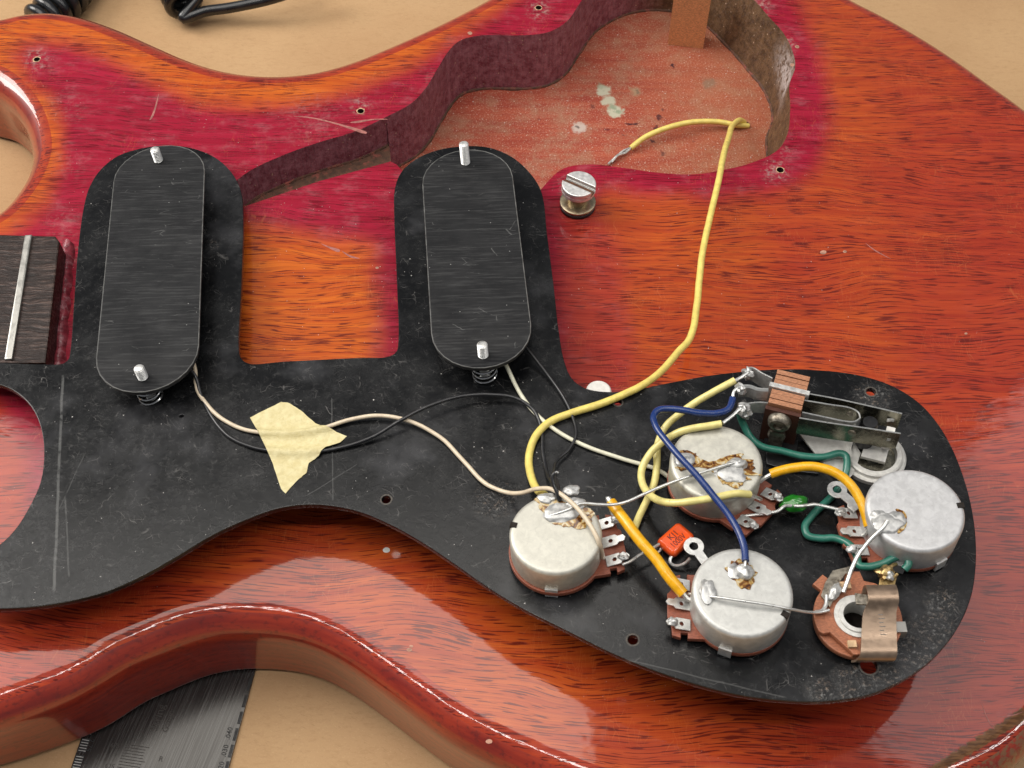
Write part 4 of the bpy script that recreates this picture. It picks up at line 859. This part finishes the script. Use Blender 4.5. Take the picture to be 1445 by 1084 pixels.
    q = GF.inv(G(1260, 602, zt - 1)); h = Frame(GF(q[0], q[1], 0), ang); M().box(h, -1.2, 1.0, -1.5, 2.4, 5, zt - 4.5).build('spacer', MT['felt'], t, smooth=0)
    q = GF.inv(G(1228, 596, zt - 2)); M().lathe(Frame(GF(q[0], q[1], 0)), [(2.3, 3), (2.3, zt - 2.6), (1.9, zt - 1.9), (.05, zt - 1.8)], 20).build('actuator_tip', MT['black'], t)
switch()
m = M(); fr_ = [Vector(GF.inv(G(a, b, .5))) for a, b in pxl('1198,664 1210,666 1221,672 1220,678 1213,676 1200,671')]
m.plate(GF, [[(p.x, p.y) for p in fr_]], .02, .5, .1); m.build('cardboard_scrap', MT['rawwood'], None, G(1210, 670), 35, label='tiny torn pale scrap stuck on the guard below the round switch cup', category='scrap')
# ---------------------------------------------------------------- output jack
def jack():
    H = 5.0; q = GF.inv(G(1210, 870, H)); f = Frame(GF(q[0], q[1], 0)); t = thing('output_jack', 'open frame output jack with brown discs and a bent metal spring arm', 'jack', f.o)
    a0 = [(10.6*math.cos(R(a)), 10.6*math.sin(R(a))) for a in range(-75, 62, 6)]
    o = a0 + [(3.2, 9.6), (2.6, 12.2), (-1.0, 12.4), (-1.6, 9.8), (-4.4, 9.4), (-6.6, 11.6), (-9.4, 9.0), (-7.6, 7.2)] + [(10.4*math.cos(R(a)), 10.4*math.sin(R(a))) for a in range(140, 202, 6)] + [(-8.9, -4.3), (-7.2, -4.0), (-3.2, -8.8), (-2.6, -9.8), (-.6, -9.9), (.3, -8.7), (1.2, -8.6), (1.6, -10.4)]
    ri = circle((0, 0), 4.3, 28)
    M().plate(f, [o, ri], 3.4, H, .2).build('upper_disc', MT['phenj'], t, smooth=35)
    M().plate(f, [circle((-.1, .1), 10.1, 44), ri], 1.4, 3.2, .3).build('lower_disc', MT['phenj'], t, smooth=35)
    M().lathe(f, [(5.6, H), (5.6, H + .35), (4.6, H + .4), (4.5, H + .9), (3.5, H + .9), (3.35, H + .5), (3.35, .4), (4.2, .4), (4.2, H - .1)], 36, True).build('collar', MT['wmet'], t, smooth=35)
    M().lathe(f, [(3.3, .3), (.05, .3)], 24).build('bore', MT['dark'], t)
    M().box(f, -3.6, -1.6, -8.3, -6.6, H - .2, H + .9).build('spacer', MT['rawwood'], t, smooth=0); M().box(f, -3.4, -.4, 7.2, 9.0, H, H + .8).build('spacer', MT['rawwood'], t, smooth=0)
    # spring arm: folded strip rising from the front edge, curling over the bore
    pr = [(-10.5, 2.6), (-10.9, 4.0), (-10.2, 5.5), (-6.2, 6.6), (-1.2, 8.7), (.2, 9.5), (1.3, 10.5), (3.2, 11.1), (5.0, 10.6), (5.9, 8.6), (5.8, 6.5), (5.8, H)]
    pr = [Vector((a, b, 0)) for a, b in pr]; pr = catmull(pr, 4); vs, fs = [], []
    def wd(i):
        t_ = i / (len(pr) - 1); return (-2.8 + 4.6*min(1, t_*1.9), 6.6 + 2.4*min(1, t_*1.9))
    for i, p in enumerate(pr):
        d = (pr[min(i+1, len(pr)-1)] - pr[max(i-1, 0)]).normalized(); nn = Vector((-d.y, d.x, 0)) * .26; x0, x1 = wd(i)
        for (x, e) in ((x0, p + nn), (x1, p + nn), (x1, p - nn), (x0, p - nn)): vs.append(f(x, e.x, e.y))
    for i in range(len(pr) - 1):
        for k in range(4): a, b = 4*i + k, 4*i + (k+1) % 4; fs.append((a, b, b+4, a+4))
    k = 4*(len(pr)-1); fs += [(3, 2, 1, 0), (k, k+1, k+2, k+3)]
    arm = M().add(vs, fs).build('spring_arm', plain('spring_arm_nickel', (.34, .245, .175), .34, .85, .12, .5, .02), t, smooth=50)
    M().plate(Frame(f(0, 0, 0)), [[(-1.0, .9), (2.4, .5), (2.6, 3.2), (-.8, 3.8)]], 9.2, 9.9, .15).build('contact_tip', MT['screwd'], arm, smooth=35)
    for k in range(6):
        yy = -5.8 + k*.85; zz = 6.77 + k*.357 + .28; M().tube([f(4.0, yy, zz), f(5.4 - .4*(k % 2), yy, zz)], .09, 6).build('stamped_mark', MT['fret'], arm)
    M().box(f, 8.3, 10.9, -4.6, -1.9, 2.4, H + .7).build('tab', MT['fret'], t, smooth=0)
    M().plate(f, [[(-8.0, 5.4), (-6.4, 2.2), (-4.8, 4.6), (-3.6, 8.0), (-1.2, 11.2), (1.0, 12.2), (.6, 13.4), (-4.2, 12.2), (-6.6, 8.8)]], H + .1, H + .8, .15).build('terminal', MT['screwd'], t, smooth=35)
    M().blob(f(-4.6, 6.2, H + 1.2), 1.2, 2.6, 1.1, Frame(f.o, R(-25)), 31, .3, 10).build('solder_joint', MT['solder'], t)
    M().tube([f(-10.2, .8, H + 1), f(-8.4, 1.2, H + .9), f(-7.2, 3.0, H + .9), f(-6.8, 5.2, H + 1.2)], .5, 8, n=5).build('solder_joint', MT['solder'], t)
    # tall terminal with the green wire's joint
    M().plate(f, [[(6.0, 6.6), (9.6, 6.2), (11.2, 10.2), (9.4, 12.4), (7.4, 11.2)]], 4.6, 5.4, .15).build('terminal', MT['brass'], t, smooth=35)
    M().blob(f(8.3, 11.2, 6.0), 1.9, 1.8, 1.5, f, 33, .45, 12).build('solder_joint', MT['brass'], t)
    M().blob(f(9.2, 10.0, 6.6), 1.1, 1.3, 1.0, f, 35, .4, 9).build('solder_joint', MT['solder'], t)
    M().tube([f(9.4, 9.0, 6.2), f(10.4, 9.6, 6.8), f(11.0, 10.2, 7.0)], .4, 7).build('lead', MT['brass'], t)
    M().tube([f(9.0, 11.8, 6.4), f(10.6, 13.0, 6.4), f(11.6, 13.6, 5.6)], .5, 7).build('lead', MT['brass'], t)
jack()
# ---------------------------------------------------------------- bridge stud
def stud():
    H = 11.0; p = P(817, 259, H); f = Frame((p.x, p.y, 0), R(-31), False); t = thing('bridge_stud', 'slotted silver bridge stud with worn flanges standing in the red wood', 'bridge stud', f.o)
    r = 5.6; wsl = 1.35
    hd = M(); hd.lathe(f, [(r - .6, H - 3.6), (r, H - 3.0), (r, H - 2.0), (.05, H - 2.0)], 40)
    for s_ in (1, -1):
        a0 = math.asin(wsl / r); pts = [((r)*math.cos(a), s_*(r)*math.sin(a)) for a in [a0 + (math.pi - 2*a0)*i/22 for i in range(23)]]
        hd.plate(f, [pts], H - 2.0, H, .3)
    hd.build('head', MT['steel'], t, smooth=35)
    M().lathe(f, [(3.4, 2.6), (3.4, H - 3.6)], 30).build('neck', MT['nickel'], t)
    M().lathe(f, [(5.4, 1.5), (5.9, 1.9), (5.9, 2.6), (5.2, 2.9), (3.2, 2.7)], 40).build('flange', MT['nickel'], t, smooth=35)
    M().lathe(f, [(5.7, .02), (5.9, .3), (5.8, 1.2), (5.2, 1.5)], 40).build('base_ring', MT['black'], t, smooth=35)
    M().box(f, -r + .1, r - .1, -wsl + .02, wsl - .6, H - 2.0, H - 1.55).build('slot_rust', plain('rust', (.10, .04, .016), .7, 0, .4, .8), t, smooth=0)
stud()
fq = P(845, 551, 13.5); m = M(); m.lathe(Frame(fq, 0, False), [(3.3, -2.4), (3.6, -1.9), (3.6, -.4), (3.2, 0), (.05, 0)], 30)
m.lathe(Frame(fq, 0, False), [(2.6, -13.4), (2.6, -2.4)], 20)
m.build('felt_bumper', MT['felt'], None, (fq.x, fq.y, .1), 35, label='round white bumper peeking out from under the guard edge by the yellow wire', category='bumper')
# ---------------------------------------------------------------- steel gauge ruler on the cardboard
def ruler():
    z = TZ + .9; A, B, C = P(100, 1084, z), P(322, 1084, z), P(363, 935, z)
    d = (C - B).normalized(); ang = math.atan2(d.y, d.x); f = Frame((B.x, B.y, TZ), ang, False)     # x runs away from the viewer, y to the left
    W_ = f.inv(A)[1]; t = thing('steel_ruler', 'steel string gauge ruler half hidden under the lower edge of the guitar', 'ruler', (B.x, B.y, TZ))
    M().box(f, -40, 75, 0, W_, .05, .9).build('blade', MT['ruler'], t, smooth=0)
    zz = .93
    def at(a, b): return f.inv(P(a, b, TZ + zz))
    def txt(s_, a, b, size, mat, w_, name, rot):
        u, v, _ = at(a, b); text_mesh(s_, f, u, v, zz, size, mat, t, w_, name, rot)
    for i in range(-1, 4):
        u, v, _ = at(118 - 6.5*(1 - i), 1027 + 24*(1 - i)); x0 = u - 1.9
        M().box(f, x0, x0 + 3.9, W_ - 2.5, W_ - .15, zz - .02, zz).build('graduation_block', MT['print_'], t, smooth=0)
        for k in range(5):
            x1 = x0 + .35 + k*.75; M().box(f, x1, x1 + .13, W_ - 2.4, W_ - .4, zz, zz + .02).build('graduation_line', MT['lug'], t, smooth=0)
    for i in range(-1, 6):
        u, v, _ = at(326 - 6.5*(1 - i), 1060 + 23.5*(1 - i)); x0 = u - 1.8
        M().box(f, x0, x0 + 3.6, .1, .95, zz - .02, zz).build('graduation_block', MT['print_'], t, smooth=0)
    dn = math.pi           # figures read from the far end
    for s_, a, b in (('2 25', 139, 1001), ('2 5', 134, 1023), ('2 75', 129, 1042), ('3', 121, 1073)): txt(s_, a - 2, b, 1.5, MT['print_'], 1.0, 'numeral', dn)
    for s_, a, b in (('.040', 320, 1044), ('.030', 314, 1069), ('.020', 308, 1093)): txt(s_, a + 4, b, 1.5, MT['print_'], 1.0, 'numeral', 0)
    for s_, a, b in (('.675', 153, 1054), ('.625', 145, 1083)): txt(s_, a, b, 1.35, MT['fadep'], 1.0, 'numeral', -math.pi/2)
    txt('R', 223, 1074, 1.5, MT['fadep'], 1.0, 'numeral', -math.pi/2)
    txt('String', 222, 1032, 2.4, MT['fadep'], 1.0, 'lettering', 0); txt('Gauge', 236, 1034, 1.8, MT['fadep'], 1.0, 'lettering', 0)
    u, v, _ = at(192, 1053)
    for k in range(14): M().box(f, u - k*.8, u - k*.8 + .22, v - 3.8 + .9*(k % 5 != 0), v + 3.2, zz - .02, zz).build('graduation_line', MT['fadep'], t, smooth=0)
ruler()
# ---------------------------------------------------------------- coiled cable behind the guitar
def cable():
    zc = TZ + 8.5
    ax = catmull([P(55, 35, zc), P(90, 3, zc), P(118, -35, zc), P(160, -75, zc), P(215, -60, zc), P(246, -22, zc), P(262, 8, zc)], 40)
    L_ = 0; S = [0]
    for a, b in zip(ax, ax[1:]): L_ += (b - a).length; S.append(L_)
    pts = []
    for i, p in enumerate(ax):
        tg = (ax[min(i+1, len(ax)-1)] - ax[max(i-1, 0)]).normalized(); sd = tg.cross(Vector((0, 0, 1))).normalized(); up = sd.cross(tg)
        a = S[i] / 4.9 * 2 * math.pi; pts.append(p + (sd*math.cos(a) + up*math.sin(a)) * 6.2)
    last = pts[-1]
    end = [P(258, 26, TZ + 6), P(272, 22, TZ + 6), P(290, 16, TZ + 6.5), P(325, 11, TZ + 7), P(385, -2, TZ + 10), P(450, -25, TZ + 12)]
    pts = catmull(pts, 3) + catmull([last] + end, 8)[4:]
    t = thing('coiled_cable', 'glossy black coiled cable on the cardboard beyond the guitar', 'cable', P(160, -20, TZ))
    M().tube(pts, 2.15, 14).build('cable', MT['rubber'], t, smooth=80)
cable()
# ---------------------------------------------------------------- loose dust
m = M(); rng = random.Random(3)
def fleck(p, r):
    a = rng.uniform(0, 6.28); q = [Vector((math.cos(a + k*2.1)*r*rng.uniform(.6, 1.2), math.sin(a + k*2.1)*r*rng.uniform(.6, 1.2), .02)) for k in range(3)]
    m.add([p + v for v in q] + [p + Vector((0, 0, r*.7))], [(0, 1, 3), (1, 2, 3), (2, 0, 3)])
go = np.array(GO); cnt = 0
while cnt < 170:
    a, b = rng.uniform(0, 1400), rng.uniform(210, 990); q = GF.inv(G(a, b))
    if inside(go, np.array([q[:2]]))[0] and dist_poly(go, np.array([q[:2]]))[0] > 1: fleck(G(a, b), rng.choice((.12, .16, .2, .28))); cnt += 1
ml = np.array(main2); cnt = 0
while cnt < 110:
    a, b = rng.uniform(560, 1110), rng.uniform(40, 240); p = P(a, b, ZM)
    if inside(ml, np.array([[p.x, p.y]]))[0]: fleck(p + Vector((0, 0, .03)), rng.choice((.15, .2, .3))); cnt += 1
cl = cav_loop; cnt = 0; fl = flat
while cnt < 150:
    a, b = rng.choice(((rng.uniform(90, 800), rng.uniform(20, 300)), (rng.uniform(780, 1200), rng.uniform(230, 520)), (rng.uniform(350, 560), rng.uniform(230, 500)))); p = P(a, b)
    q = np.array([[p.x, p.y]])
    if inside(fl, q)[0] and not inside(cl, q)[0]: fleck(p + Vector((0, 0, .03)), rng.choice((.1, .14, .2))); cnt += 1
m.build('dust', MT['dust'], None, (0, 0, 0), 0, kind='stuff', label='white dust specks scattered over guard, cavity and wood', category='dust')
